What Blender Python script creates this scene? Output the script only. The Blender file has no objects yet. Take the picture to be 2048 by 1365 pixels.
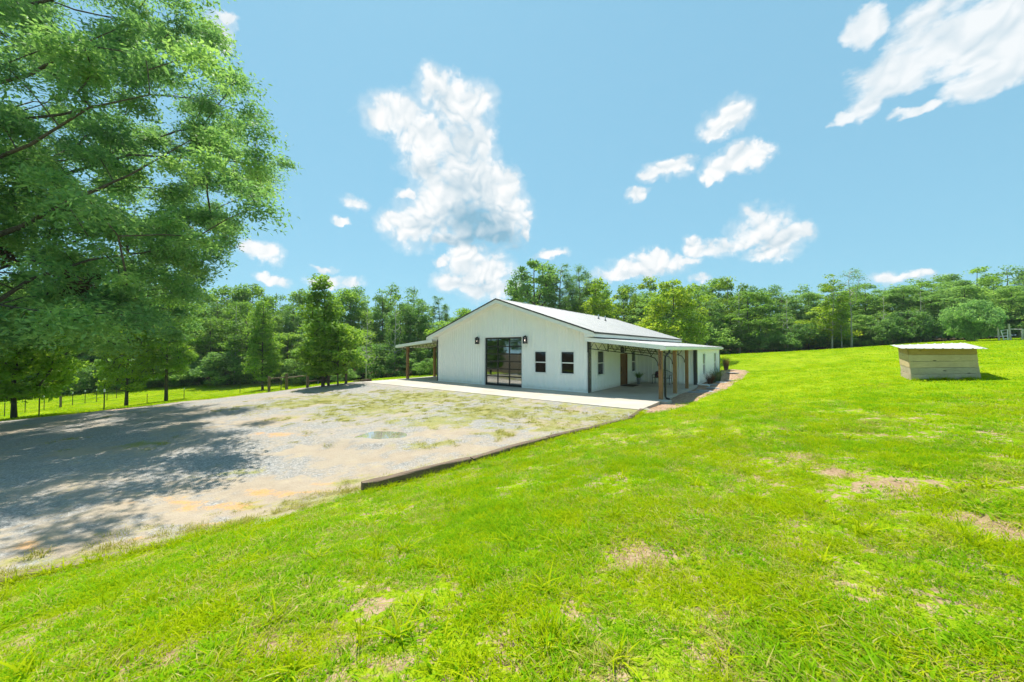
import bpy, math, random
import numpy as np
from mathutils import Vector, Matrix

S = bpy.context.scene
R = math.radians
COL = S.collection

# ------------------------------------------------------------------ camera, sky, sun, exposure
FPX, PITCH, CAMZ = 723.0, 0.0206, 2.5          # focal length in pixels of a 2048 px wide frame
cam = bpy.data.cameras.new('camera'); camo = bpy.data.objects.new('camera', cam); COL.objects.link(camo)
cam.sensor_width = 36.0; cam.sensor_fit = 'HORIZONTAL'; cam.lens = 36.0*FPX/2048.0
cam.clip_start = 0.05; cam.clip_end = 3000
camo.location = (0, 0, CAMZ); camo.rotation_euler = (math.pi/2+PITCH, 0, 0)
S.camera = camo

SUNV = Vector((-0.195, 0.407, 1.0)).normalized()
SUN_EL = math.asin(SUNV.z); SUN_AZ = math.atan2(SUNV.x, SUNV.y)
sl = bpy.data.lights.new('sun', 'SUN'); sl.energy = 3.7; sl.angle = R(0.55); sl.color = (1.0, 0.95, 0.86)
so = bpy.data.objects.new('sun', sl); COL.objects.link(so)
so.rotation_euler = SUNV.to_track_quat('Z', 'Y').to_euler(); so.location = (0, 0, 60)

S.view_settings.view_transform = 'Standard'; S.view_settings.look = 'None'
S.view_settings.exposure = 1.15; S.view_settings.gamma = 1.0
S.view_settings.use_curve_mapping = False
S.render.engine = 'CYCLES'
try:
    S.cycles.use_denoising = True
    S.cycles.denoiser = 'OPENIMAGEDENOISE'
    S.cycles.max_bounces = 6; S.cycles.diffuse_bounces = 4; S.cycles.glossy_bounces = 2; S.cycles.sample_clamp_indirect = 3.0
    S.cycles.transmission_bounces = 4; S.cycles.transparent_max_bounces = 12
    S.cycles.use_adaptive_sampling = True; S.cycles.adaptive_threshold = 0.02; S.cycles.use_light_tree = False
    S.cycles.caustics_reflective = False; S.cycles.caustics_refractive = False
except Exception:
    pass

def pix_ray(u, v):
    a = (u-1024.0)/FPX; b = -(v-682.5)/FPX
    c, s = math.cos(PITCH), math.sin(PITCH)
    return (a, c-b*s, s+b*c)
def pix_azel(u, v):
    x, y, z = pix_ray(u, v)
    return math.atan2(x, y), math.atan2(z, math.hypot(x, y))

# ---- world: physical sky with cumulus clouds placed by direction
W = bpy.data.worlds.new('World'); S.world = W; W.use_nodes = True
NT = W.node_tree; NT.nodes.clear()
def wn(t, **k):
    n = NT.nodes.new(t)
    for a, b in k.items(): setattr(n, a, b)
    return n
def wl(a, b): NT.links.new(a, b)
def wmath(op, a, b=None, c=None, clamp=False):
    n = wn('ShaderNodeMath', operation=op); n.use_clamp = clamp
    for i, v in enumerate((a, b, c)):
        if v is None: continue
        if isinstance(v, (int, float)): n.inputs[i].default_value = v
        else: wl(v, n.inputs[i])
    return n.outputs[0]
def wvec(op, a, b=None):
    n = wn('ShaderNodeVectorMath', operation=op)
    for i, v in enumerate((a, b)):
        if v is None: continue
        if isinstance(v, tuple): n.inputs[i].default_value = v
        else: wl(v, n.inputs[i])
    return n.outputs['Value'] if op == 'LENGTH' else n.outputs['Vector']
def wsmooth(v, a, b):
    n = wn('ShaderNodeMapRange', interpolation_type='SMOOTHSTEP')
    n.inputs[1].default_value = a; n.inputs[2].default_value = b
    wl(v, n.inputs[0]); return n.outputs[0]
def wnoise(vec, scale, detail=8, rough=0.55, col=False):
    n = wn('ShaderNodeTexNoise'); n.inputs['Scale'].default_value = scale
    n.inputs['Detail'].default_value = detail; n.inputs['Roughness'].default_value = rough
    wl(vec, n.inputs['Vector']); return n.outputs['Color' if col else 'Fac']
tc = wn('ShaderNodeTexCoord'); DIR = tc.outputs['Generated']
sp = wn('ShaderNodeSeparateXYZ'); wl(DIR, sp.inputs[0])
AZ = wmath('ARCTAN2', sp.outputs[0], sp.outputs[1])
EL = wmath('ARCSINE', sp.outputs[2])
cx = wn('ShaderNodeCombineXYZ'); wl(AZ, cx.inputs[0]); wl(EL, cx.inputs[1]); P0 = cx.outputs[0]
w1 = wvec('MULTIPLY', wvec('SUBTRACT', wnoise(DIR, 9.0, 3, .5, True), (.5, .5, .5)), (.085, .085, 0))
w2 = wvec('MULTIPLY', wvec('SUBTRACT', wnoise(DIR, 42.0, 5, .6, True), (.5, .5, .5)), (.036, .036, 0))
P1 = wvec('ADD', wvec('ADD', P0, w1), w2)
def ang(u, v, ru, rv):
    a, e = pix_azel(u, v); a1, _ = pix_azel(u+ru, v); _, e1 = pix_azel(u, v-rv)
    return a, e, max(abs(a1-a), .004), max(abs(e1-e), .004)
def blobs(lst, P, floor):
    """smooth union of soft ellipses on the sky dome: 1 inside, 0 on the outline, negative outside"""
    acc = None
    for (u, v, ru, rv) in lst:
        a, e, ra, re = ang(u, v, ru, rv)
        n = wn('ShaderNodeVectorMath', operation='MULTIPLY_ADD'); wl(P, n.inputs[0]); n.inputs[1].default_value = (1/ra, 1/re, 0); n.inputs[2].default_value = (-a/ra, -e/re, 0)
        q = wn('ShaderNodeVectorMath', operation='DOT_PRODUCT'); wl(n.outputs[0], q.inputs[0]); wl(n.outputs[0], q.inputs[1])
        acc = q.outputs['Value'] if acc is None else wmath('SMOOTH_MIN', acc, q.outputs['Value'], .22)
    return wmath('MAXIMUM', wmath('SUBTRACT', 1.0, acc), floor)
CUM = [(868,185,40,46),(905,215,52,58),(948,225,46,62),(800,225,66,42),(772,235,44,36),(850,270,60,50),(905,300,75,66),
       (965,300,34,66),(850,325,52,46),(905,370,85,75),(965,370,56,80),(1000,410,50,66),(875,430,85,54),(935,440,100,62),(1010,440,55,58),
       (790,440,46,26),(830,455,60,44),(1022,365,20,34),(1053,450,16,26),(905,480,80,20),(808,382,22,12),(985,470,66,25),
       (707,401,30,18),(676,438,18,8),(520,500,52,24),(490,490,35,20),(548,560,40,14),(650,556,42,14),(655,530,26,8),(705,562,26,9),
       (960,545,75,45),(905,570,46,26),(985,580,60,30),(940,518,50,26),(880,525,20,10),(1105,505,34,9),
       (1450,243,58,38),(1425,262,38,22),(1478,235,34,30),(1335,345,52,24),(1370,330,28,18),(1300,352,22,12),
       (1470,320,60,22),(1510,308,32,18),(1425,345,28,16),(1281,389,28,12),
       (1515,455,55,38),(1510,432,24,22),(1560,470,60,26),(1605,458,22,24),(1450,487,70,18),(1385,490,32,20),(1530,500,55,16),
       (1290,530,80,22),(1240,545,60,16),(1360,515,44,12),(1315,512,20,14),(1800,552,70,14),(1840,542,30,10),(1395,552,22,12),
       (440,60,32,44),(455,25,20,14)]
WSP = [(1900,60,230,90),(1790,130,150,70),(1740,200,60,50),(1690,230,34,22),(1985,150,120,60),(1720,60,60,50),(1860,210,60,16),(2020,40,200,110)]
DRK = [(985,478,115,40),(955,452,85,56),(930,490,110,22)]
DRK2 = [(885,215,30,44),(935,290,50,70),(935,380,60,80),(850,335,46,30),(960,575,70,22),(1540,480,70,16),(850,452,50,16),(1290,545,70,10),(1450,262,40,12)]
fb1 = wnoise(DIR, 16.0, 8, .62)
off = tuple(0.014*c for c in (SUNV.x-.25, 0, SUNV.z))
DW = wvec('ADD', DIR, wvec('MULTIPLY', wvec('SUBTRACT', wnoise(DIR, 14.0, 2, .5, True), (.5, .5, .5)), (.06, .06, .06)))
def billow(v, scales):
    acc = None
    for sc_, w_ in scales:
        t_ = wmath('MULTIPLY', wmath('ABSOLUTE', wmath('SUBTRACT', wnoise(v, sc_, 0, .5), .5)), 2*w_); acc = t_ if acc is None else wmath('ADD', acc, t_)
    return acc
bl1 = billow(DW, ((13.0, .5), (31.0, .32), (75.0, .18))); bl2 = billow(wvec('ADD', DW, off), ((13.0, .5), (31.0, .32)))
bl1a = billow(DW, ((13.0, .5), (31.0, .32)))
sky = wn('ShaderNodeTexSky', sky_type='NISHITA'); sky.sun_disc = False
sky.sun_elevation = SUN_EL; sky.sun_rotation = SUN_AZ
sky.air_density = 1.0; sky.dust_density = 0.25; sky.ozone_density = 1.0; sky.altitude = 0
gam = wn('ShaderNodeGamma'); gam.inputs[1].default_value = .25; wl(sky.outputs[0], gam.inputs[0])   # hazy summer air: an even, pale blue sky
tnt = wn('ShaderNodeMix', data_type='RGBA', blend_type='MULTIPLY'); tnt.inputs[0].default_value = 1.0; tnt.inputs[7].default_value = (.75, 1.38, 1.66, 1)
wl(gam.outputs[0], tnt.inputs[6]); SKYC = tnt.outputs[2]
SKYS, CLOUDK = 0.15, 3.05
def background(colsock):
    b = wn('ShaderNodeBackground'); b.inputs['Strength'].default_value = SKYS; wl(colsock, b.inputs['Color']); return b.outputs[0]
def cloud_mix(mask, light):
    c = wn('ShaderNodeMix', data_type='RGBA')
    c.inputs[6].default_value = (.80, 1.50, 1.95, 1); c.inputs[7].default_value = (CLOUDK*.99, CLOUDK, CLOUDK, 1); wl(light, c.inputs[0])
    m = wn('ShaderNodeMix', data_type='RGBA'); wl(mask, m.inputs[0]); wl(SKYC, m.inputs[6]); wl(c.outputs[2], m.inputs[7]); return m.outputs[2]
def sector(a0, a1):
    """sky between two azimuths: the clouds standing there"""
    def sel(l): return [b for b in l if ang(*b)[0]+ang(*b)[2] > a0-.12 and ang(*b)[0]-ang(*b)[2] < a1+.12]
    mask = None; cu, ws, dk, dk2 = sel(CUM), sel(WSP), sel(DRK), sel(DRK2)
    if cu:
        bb = blobs(cu, P1, -2.0)
        d = wmath('ADD', bb, wmath('ADD', wmath('MULTIPLY', wmath('SUBTRACT', bl1, .20), 1.5), wmath('MULTIPLY', wmath('SUBTRACT', fb1, .5), 2.0)))
        mask = wmath('MAXIMUM', wsmooth(d, -.12, .85), wmath('MULTIPLY', wsmooth(wmath('ADD', bb, wmath('MULTIPLY', wmath('SUBTRACT', fb1, .5), 3.0)), -.7, .8), .5))
    if ws:
        wst = wn('ShaderNodeMapping'); wst.inputs['Rotation'].default_value = (0, R(-32), 0); wst.inputs['Scale'].default_value = (4, 8, 17); wl(DIR, wst.inputs[0])
        fw_ = wnoise(wst.outputs[0], 1.5, 8, .62)
        wm = wmath('MULTIPLY', wsmooth(wmath('ADD', blobs(ws, P1, -1.0), wmath('MULTIPLY', wmath('SUBTRACT', fw_, .5), 2.2)), 0.0, .75), .88)
        mask = wm if mask is None else wmath('MAXIMUM', mask, wm)
    li = wmath('ADD', .86, wmath('ADD', wmath('MULTIPLY', wmath('SUBTRACT', bl1a, bl2), .9), wmath('MULTIPLY', wmath('SUBTRACT', bl1, .2), .5)))
    if dk: li = wmath('SUBTRACT', li, wmath('MULTIPLY', blobs(dk, P1, 0.0), .85))
    if dk2: li = wmath('SUBTRACT', li, wmath('MULTIPLY', blobs(dk2, P1, 0.0), .30))
    return background(cloud_mix(mask, wmath('MAXIMUM', wmath('MINIMUM', li, 1.0), 0.0)))
def choose(test, a, b):
    m = wn('ShaderNodeMixShader'); wl(test, m.inputs[0]); wl(a, m.inputs[1]); wl(b, m.inputs[2]); return m.outputs[0]
cutu = [430-170, 620, 1165, 1660, 2048+250]; cuta = [pix_azel(c, 300)[0] for c in cutu]
sh = sector(cuta[3], cuta[4])
for i in (2, 1, 0): sh = choose(wmath('GREATER_THAN', AZ, cuta[i+1]), sector(cuta[i], cuta[i+1]), sh)
# the same fair-weather cumulus goes on round the rest of the sky
gen = wmath('SUBTRACT', wmath('ADD', wnoise(wvec('MULTIPLY', DIR, (1, 1, 2.2)), 2.6, 6, .55), wmath('MULTIPLY', fb1, .15)), .68)
gm = wmath('MULTIPLY', wsmooth(gen, 0, .07), wmath('MULTIPLY', wsmooth(wmath('ABSOLUTE', AZ), 1.12, 1.35), wsmooth(EL, .02, .15)))
rest = background(cloud_mix(gm, wmath('ADD', .86, wmath('MULTIPLY', wmath('SUBTRACT', bl1a, bl2), 1.3), None, True)))
inview = wmath('MULTIPLY', wmath('MULTIPLY', wmath('GREATER_THAN', AZ, cuta[0]), wmath('LESS_THAN', AZ, cuta[4])), wmath('MULTIPLY', wmath('GREATER_THAN', EL, 0.0), wmath('LESS_THAN', EL, .80)))
below = background(SKYC)
sh = choose(inview, choose(wmath('GREATER_THAN', EL, 0.0), below, rest), sh)
wo = wn('ShaderNodeOutputWorld'); wl(sh, wo.inputs['Surface'])

# ------------------------------------------------------------------ helpers
def link(o, parent=None):
    COL.objects.link(o)
    if parent is not None: o.parent = parent
    return o
def tag(o, label=None, cat=None, group=None, kind=None):
    if label: o['label'] = label
    if cat: o['category'] = cat
    if group: o['group'] = group
    if kind: o['kind'] = kind
    return o
def empty(name, loc=(0, 0, 0), rz=0.0):
    o = bpy.data.objects.new(name, None); o.empty_display_size = .2
    o.location = loc; o.rotation_euler = (0, 0, rz); return link(o)
class MB:
    def __init__(s): s.v = []; s.f = []
    def add(s, vs, fs):
        n = len(s.v); s.v += [tuple(p) for p in vs]; s.f += [tuple(i+n for i in q) for q in fs]; return s
    def quad(s, a, b, c, d): return s.add((a, b, c, d), ((0, 1, 2, 3),))
    def box(s, x0, x1, y0, y1, z0, z1):
        return s.hexa([(x0,y0,z0),(x1,y0,z0),(x1,y1,z0),(x0,y1,z0),(x0,y0,z1),(x1,y0,z1),(x1,y1,z1),(x0,y1,z1)])
    def hexa(s, p): return s.add(p, ((3,2,1,0),(4,5,6,7),(0,1,5,4),(1,2,6,5),(2,3,7,6),(3,0,4,7)))
    def obox(s, c, ax, ay, az):
        c, ax, ay, az = Vector(c), Vector(ax), Vector(ay), Vector(az)
        return s.hexa([c-ax-ay-az, c+ax-ay-az, c+ax+ay-az, c-ax+ay-az, c-ax-ay+az, c+ax-ay+az, c+ax+ay+az, c-ax+ay+az])
    def tube(s, pts, rad, n=6, cap=True):
        pts = [Vector(p) for p in pts]; m = len(pts)
        rad = [rad]*m if isinstance(rad, (int, float)) else rad
        base = len(s.v); up = None
        for i, p in enumerate(pts):
            t = (pts[min(i+1, m-1)]-pts[max(i-1, 0)])
            t = t.normalized() if t.length > 1e-9 else Vector((0, 0, 1))
            if up is None: up = t.orthogonal().normalized()
            up = up - t*up.dot(t)
            up = up.normalized() if up.length > 1e-6 else t.orthogonal().normalized()
            w = t.cross(up)
            for k in range(n):
                a = 2*math.pi*k/n
                s.v.append(tuple(p+(up*math.cos(a)+w*math.sin(a))*rad[i]))
        for i in range(m-1):
            for k in range(n):
                a = base+i*n+k; b = base+i*n+(k+1) % n
                s.f.append((a, b, b+n, a+n))
        if cap:
            s.f.append(tuple(base+k for k in range(n))[::-1]); s.f.append(tuple(base+(m-1)*n+k for k in range(n)))
        return s
    def lathe(s, prof, n=14, c=(0, 0, 0)):
        b = len(s.v)
        for r, z in prof:
            for k in range(n):
                a = 2*math.pi*k/n; s.v.append((c[0]+r*math.cos(a), c[1]+r*math.sin(a), c[2]+z))
        for i in range(len(prof)-1):
            for k in range(n):
                a = b+i*n+k; d = b+i*n+(k+1) % n; s.f.append((a, d, d+n, a+n))
        return s
    def mesh(s, name, mat=None, smooth=False):
        me = bpy.data.meshes.new(name); me.from_pydata(s.v, [], s.f); me.update()
        if mat: me.materials.append(mat)
        if smooth: me.polygons.foreach_set('use_smooth', [True]*len(me.polygons))
        return me
    def build(s, name, mat, parent=None, smooth=False):
        o = bpy.data.objects.new(name, s.mesh(name, mat, smooth)); return link(o, parent)
def np_mesh(name, verts, faces, mat, attrs=None, smooth=False, k=4):
    """faces: (n,k) int array"""
    me = bpy.data.meshes.new(name); nv, nf = len(verts), len(faces)
    me.vertices.add(nv); me.vertices.foreach_set('co', np.ascontiguousarray(verts, dtype=np.float32).ravel())
    me.loops.add(nf*k); me.loops.foreach_set('vertex_index', np.ascontiguousarray(faces, dtype=np.int32).ravel())
    me.polygons.add(nf); me.polygons.foreach_set('loop_start', np.arange(0, nf*k, k, dtype=np.int32))
    if smooth: me.polygons.foreach_set('use_smooth', np.ones(nf, dtype=bool))
    me.update(calc_edges=True)
    for nm, (dom, arr) in (attrs or {}).items():
        a = me.attributes.new(nm, 'FLOAT', dom); a.data.foreach_set('value', np.ascontiguousarray(arr, dtype=np.float32))
    if mat: me.materials.append(mat)
    return me
def copy_tree(o, parent=None):
    c = o.copy(); COL.objects.link(c); c.parent = parent
    for ch in list(o.children): copy_tree(ch, c)
    return c

# ------------------------------------------------------------------ materials
class NG:
    def __init__(s, name):
        s.m = bpy.data.materials.new(name); s.m.use_nodes = True; s.t = s.m.node_tree; s.t.nodes.clear()
        s.out = s.t.nodes.new('ShaderNodeOutputMaterial'); s._obj = None
    def n(s, t, **k):
        n = s.t.nodes.new(t)
        for a, b in k.items(): setattr(n, a, b)
        return n
    def l(s, a, b): s.t.links.new(a, b)
    def set(s, sock, v):
        if isinstance(v, (int, float)): sock.default_value = v
        elif isinstance(v, tuple): sock.default_value = v if len(v) == len(sock.default_value) else tuple(v)+(1,)
        else: s.l(v, sock)
    def math(s, op, a, b=0.0, c=None, clamp=False):
        n = s.n('ShaderNodeMath', operation=op); n.use_clamp = clamp
        s.set(n.inputs[0], a); s.set(n.inputs[1], b)
        if c is not None: s.set(n.inputs[2], c)
        return n.outputs[0]
    def coord(s, kind='Object'):
        return s.n('ShaderNodeTexCoord').outputs[kind]
    def pos(s): return s.n('ShaderNodeNewGeometry').outputs['Position']
    def mapping(s, vec, scale=(1, 1, 1), rot=(0, 0, 0)):
        n = s.n('ShaderNodeMapping'); n.inputs['Scale'].default_value = scale; n.inputs['Rotation'].default_value = rot
        s.l(vec, n.inputs[0]); return n.outputs[0]
    def noise(s, vec, scale, detail=4, rough=.55, col=False):
        n = s.n('ShaderNodeTexNoise'); n.inputs['Scale'].default_value = scale
        n.inputs['Detail'].default_value = detail; n.inputs['Roughness'].default_value = rough
        s.l(vec, n.inputs['Vector']); return n.outputs['Color' if col else 'Fac']
    def vor(s, vec, scale, feat='F1', out='Distance'):
        n = s.n('ShaderNodeTexVoronoi', feature=feat); n.inputs['Scale'].default_value = scale
        s.l(vec, n.inputs['Vector']); return n.outputs[out]
    def ramp(s, fac, stops, interp='LINEAR'):
        n = s.n('ShaderNodeValToRGB'); r = n.color_ramp; r.interpolation = interp
        while len(r.elements) < len(stops): r.elements.new(.5)
        for e, (p, c) in zip(r.elements, stops):
            e.position = p; e.color = tuple(c)+(1,) if len(c) == 3 else c
        s.set(n.inputs[0], fac); return n.outputs[0]
    def step(s, v, a, b):
        n = s.n('ShaderNodeMapRange', interpolation_type='SMOOTHSTEP'); n.inputs[1].default_value = a; n.inputs[2].default_value = b
        s.set(n.inputs[0], v); return n.outputs[0]
    def mix(s, f, a, b, mode='MIX'):
        n = s.n('ShaderNodeMix', data_type='RGBA', blend_type=mode)
        s.set(n.inputs[0], f); s.set(n.inputs[6], a); s.set(n.inputs[7], b); return n.outputs[2]
    def attr(s, name):
        return s.n('ShaderNodeAttribute', attribute_name=name).outputs['Fac']
    def rnd(s): return s.n('ShaderNodeObjectInfo').outputs['Random']
    def bump(s, h, st=.3, dist=.02):
        n = s.n('ShaderNodeBump'); n.inputs['Strength'].default_value = st; n.inputs['Distance'].default_value = dist
        s.l(h, n.inputs['Height']); return n.outputs[0]
    def bsdf(s, col, rough=.6, metal=0.0, spec=.5, normal=None, **k):
        b = s.n('ShaderNodeBsdfPrincipled'); s.set(b.inputs['Base Color'], col); s.set(b.inputs['Roughness'], rough)
        b.inputs['Metallic'].default_value = metal; b.inputs['Specular IOR Level'].default_value = spec
        if normal is not None: s.l(normal, b.inputs['Normal'])
        for a, v in k.items(): s.set(b.inputs[a.replace('_', ' ')], v)
        return b.outputs[0]
    def done(s, sh): s.l(sh, s.out.inputs['Surface']); return s.m

def paint(name, col, rough=.45, var=.05, spec=.5, metal=0.0, dirt=None, splash=False):
    g = NG(name); p = g.pos()
    a = g.noise(p, 1.3, 5); b = g.noise(p, 22, 3)
    f = g.math('ADD', g.math('MULTIPLY', a, .7), g.math('MULTIPLY', b, .3))
    lo = tuple(c*(1-var*2) for c in col); hi = tuple(min(1, c*(1+var)) for c in col)
    c = g.ramp(f, [(.3, lo), (.7, hi)])
    if splash:
        sp_ = g.n('ShaderNodeSeparateXYZ'); g.l(p, sp_.inputs[0])
        lim = g.math('ADD', .06, g.math('MULTIPLY', g.noise(p, 3.5, 5, .7), .42))
        c = g.mix(g.math('MULTIPLY', g.step(g.math('SUBTRACT', lim, sp_.outputs[2]), .0, .25), .38), c, (.50, .43, .33))
    if dirt is not None:
        c = g.mix(g.math('MULTIPLY', g.step(g.noise(g.mapping(p, (3, 3, .5)), 1.6, 6, .65), .5, .8), dirt[3]), c, dirt[:3])
    return g.done(g.bsdf(c, g.math('ADD', rough-.06, g.math('MULTIPLY', b, .15)), metal, spec))
def wood(name, c1, c2, scale=(1, 1, 1), rough=.75, knots=False, bump=.25):
    g = NG(name); p = g.coord('Object'); rnd = g.rnd()
    ofs = g.n('ShaderNodeVectorMath', operation='ADD'); g.l(p, ofs.inputs[0])
    cb = g.n('ShaderNodeCombineXYZ'); g.l(g.math('MULTIPLY', rnd, 13.0), cb.inputs[0]); g.l(g.math('MULTIPLY', rnd, 7.0), cb.inputs[1]); g.l(g.math('MULTIPLY', rnd, 3.1), cb.inputs[2])
    g.l(cb.outputs[0], ofs.inputs[1]); p = ofs.outputs[0]
    grain = g.noise(g.mapping(p, scale), 9, 6, .62); big = g.noise(p, 2.2, 3)
    f = g.math('ADD', g.math('MULTIPLY', grain, .7), g.math('MULTIPLY', big, .3))
    f = g.math('ADD', f, g.math('MULTIPLY', g.math('SUBTRACT', rnd, .5), .16))
    c = g.ramp(f, [(.32, c1), (.68, c2)])
    if knots:
        k = g.step(g.vor(g.mapping(p, (1.2, 1.2, 3.2)), 1.7), .13, .05)
        c = g.mix(k, c, tuple(q*.25 for q in c1))
    return g.done(g.bsdf(c, rough, 0, .3, g.bump(grain, bump, .01)))

M = {}
M['white'] = paint('white_painted_steel', (.93, .93, .915), .42, .015, .5, 0, (.74, .72, .66, .18), True)
M['white_trim'] = paint('white_trim', (.87, .87, .86), .4, .02)
M['soffit'] = paint('cream_white_soffit', (.86, .85, .80), .55, .02)
M['roof'] = paint('white_roof_steel', (.47, .457, .445), .5, .07, .3, 0, (.39, .36, .32, .5))
M['bronze'] = paint('dark_bronze_trim', (.055, .052, .048), .45, .1)
M['black'] = paint('black_metal', (.016, .016, .016), .45, .1)
M['galv'] = paint('galvanised_steel', (.52, .54, .55), .38, .12, .5, .7)
M['vinyl'] = paint('white_vinyl', (.82, .83, .83), .35, .02)
M['post'] = wood('stained_post_wood', (.20, .105, .042), (.36, .20, .085), (9, 9, .8), .6)
M['door_wood'] = wood('front_door_wood', (.13, .055, .022), (.27, .13, .055), (10, 10, .7), .5)
M['plank'] = wood('weathered_plank', (.42, .29, .15), (.70, .54, .32), (.9, .9, 14), .85, True)
M['plank_grey'] = wood('grey_weathered_plank', (.33, .26, .18), (.60, .50, .36), (.9, .9, 14), .9, True)
M['plank_new'] = wood('honey_plank', (.40, .25, .085), (.66, .45, .18), (.9, .9, 14), .85, True)
M['timber'] = wood('old_treated_timber', (.065, .042, .028), (.20, .145, .10), (.8, 9, 9), .92, False, .6)
M['fence_wood'] = wood('grey_fence_wood', (.10, .075, .05), (.24, .19, .13), (8, 8, .8), .9, False, .5)
M['fence_pale'] = wood('sunken_grey_timber', (.17, .12, .08), (.38, .30, .22), (.8, 9, 9), .95, False, .6)
M['pale_wood'] = wood('pale_weathered_wood', (.38, .35, .29), (.60, .57, .50), (8, 8, .8), .9, False, .5)
def m_concrete():
    g = NG('concrete'); p = g.pos(); a = g.noise(p, .55, 6, .6); b = g.noise(p, 60, 3)
    c = g.ramp(g.math('ADD', g.math('MULTIPLY', a, .85), g.math('MULTIPLY', b, .15)), [(.3, (.36, .31, .245)), (.55, (.45, .405, .34)), (.75, (.49, .46, .41))])
    return g.done(g.bsdf(c, .85, 0, .3, g.bump(b, .15, .004)))
M['concrete'] = m_concrete()
def m_glass(name, tint, refl):
    g = NG(name); fr = g.n('ShaderNodeLayerWeight'); fr.inputs[0].default_value = .5
    f = g.math('ADD', g.math('MULTIPLY', g.math('POWER', fr.outputs['Facing'], 4.0), .85), refl, clamp=True)
    tr = g.n('ShaderNodeBsdfTransparent'); tr.inputs[0].default_value = tint+(1,)
    gl = g.n('ShaderNodeBsdfGlossy'); gl.inputs['Roughness'].default_value = .015; gl.inputs['Color'].default_value = (.95, .97, 1, 1)
    nz = g.noise(g.pos(), 1.1, 2); g.l(g.bump(nz, .06, .05), gl.inputs['Normal'])
    mx = g.n('ShaderNodeMixShader'); g.l(f, mx.inputs[0]); g.l(tr.outputs[0], mx.inputs[1]); g.l(gl.outputs[0], mx.inputs[2])
    return g.done(mx.outputs[0])
M['glass'] = m_glass('window_glass', (.30, .32, .33), .06)
M['dglass'] = m_glass('garage_door_glass', (.85, .87, .88), .26)
def m_emit(name, col, st):
    g = NG(name); e = g.n('ShaderNodeEmission'); e.inputs[0].default_value = col+(1,); e.inputs[1].default_value = st
    return g.done(e.outputs[0])
M['bulb'] = m_emit('lit_bulb', (1, .84, .70), 1.1); M['bulb'].cycles.emission_sampling = 'NONE'
def m_bark(name, c1, c2):
    g = NG(name); p = g.pos(); n = g.noise(g.mapping(p, (7, 7, 1.3)), 3, 6, .65)
    return g.done(g.bsdf(g.ramp(n, [(.3, c1), (.7, c2)]), .95, 0, .2, g.bump(n, .7, .04)))
M['bark'] = m_bark('grey_brown_bark', (.045, .036, .028), (.16, .135, .105))
M['bark_pale'] = m_bark('pale_bark', (.26, .24, .20), (.52, .50, .45))
def m_leaf(name, dark, mid, light, var=.42, trans=.52, spec=.25):
    g = NG(name); t = g.attr('tint'); r = g.rnd()
    f = g.math('ADD', t, g.math('MULTIPLY', g.math('SUBTRACT', r, .5), var), clamp=True)
    c = g.ramp(f, [(0.0, dark), (.5, mid), (1.0, light)])
    p = g.bsdf(c, .58, 0, spec)
    tl = g.n('ShaderNodeBsdfTranslucent'); g.l(g.mix(.5, c, g.mix(1, c, (1.25, 1.2, .45), 'MULTIPLY')), tl.inputs[0])
    mx = g.n('ShaderNodeMixShader'); mx.inputs[0].default_value = trans
    g.l(p, mx.inputs[1]); g.l(tl.outputs[0], mx.inputs[2]); return g.done(mx.outputs[0])
M['leaf_mid'] = m_leaf('leaf_mid_green', (0.109, 0.219, 0.036), (0.209, 0.381, 0.050), (0.364, 0.551, 0.068))
M['leaf_yel'] = m_leaf('leaf_yellow_green', (0.147, 0.263, 0.022), (0.279, 0.427, 0.029), (0.452, 0.552, 0.045))
M['leaf_blue'] = m_leaf('leaf_blue_green', (0.113, 0.224, 0.061), (0.200, 0.367, 0.089), (0.352, 0.537, 0.117))
M['leaf_oak'] = m_leaf('leaf_oak', (0.103, 0.227, 0.088), (0.190, 0.370, 0.121), (0.325, 0.521, 0.146), .0, .55)
M['leaf_dark'] = m_leaf('leaf_dark_green', (0.090, 0.203, 0.054), (0.162, 0.319, 0.075), (0.281, 0.463, 0.092))
M['leaf_dead'] = m_leaf('leaf_dead_brown', (.050, .026, .014), (.105, .055, .028), (.17, .10, .05), 0, .25)
M['needle'] = m_leaf('pine_needle', (0.087, 0.195, 0.060), (0.143, 0.288, 0.078), (0.239, 0.399, 0.094))
M['leaf_pale'] = m_leaf('leaf_pale_green', (0.159, 0.314, 0.106), (0.296, 0.511, 0.163), (0.493, 0.709, 0.226))
M['leaf_young'] = m_leaf('leaf_young_tree', (.115, .235, .030), (.205, .370, .040), (.330, .490, .060))
M['red_grass'] = m_leaf('red_grass_blade', (.060, .020, .014), (.13, .055, .030), (.24, .15, .08), .1, .3)
M['blue_grass'] = m_leaf('green_grass_blade', (.04, .09, .04), (.085, .15, .06), (.16, .22, .10), .1, .3)
M['blade'] = m_leaf('lawn_blade', (.195, .320, .003), (.365, .485, .004), (.55, .58, .020), .22, .5, .0)
M['blade_deep'] = m_leaf('deep_green_blade', (.115, .280, .006), (.215, .430, .008), (.36, .54, .020), .22, .5, .0)
M['blade_dry'] = m_leaf('weed_blade', (.20, .23, .02), (.35, .34, .05), (.52, .45, .16), .3, .35, .12)
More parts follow.
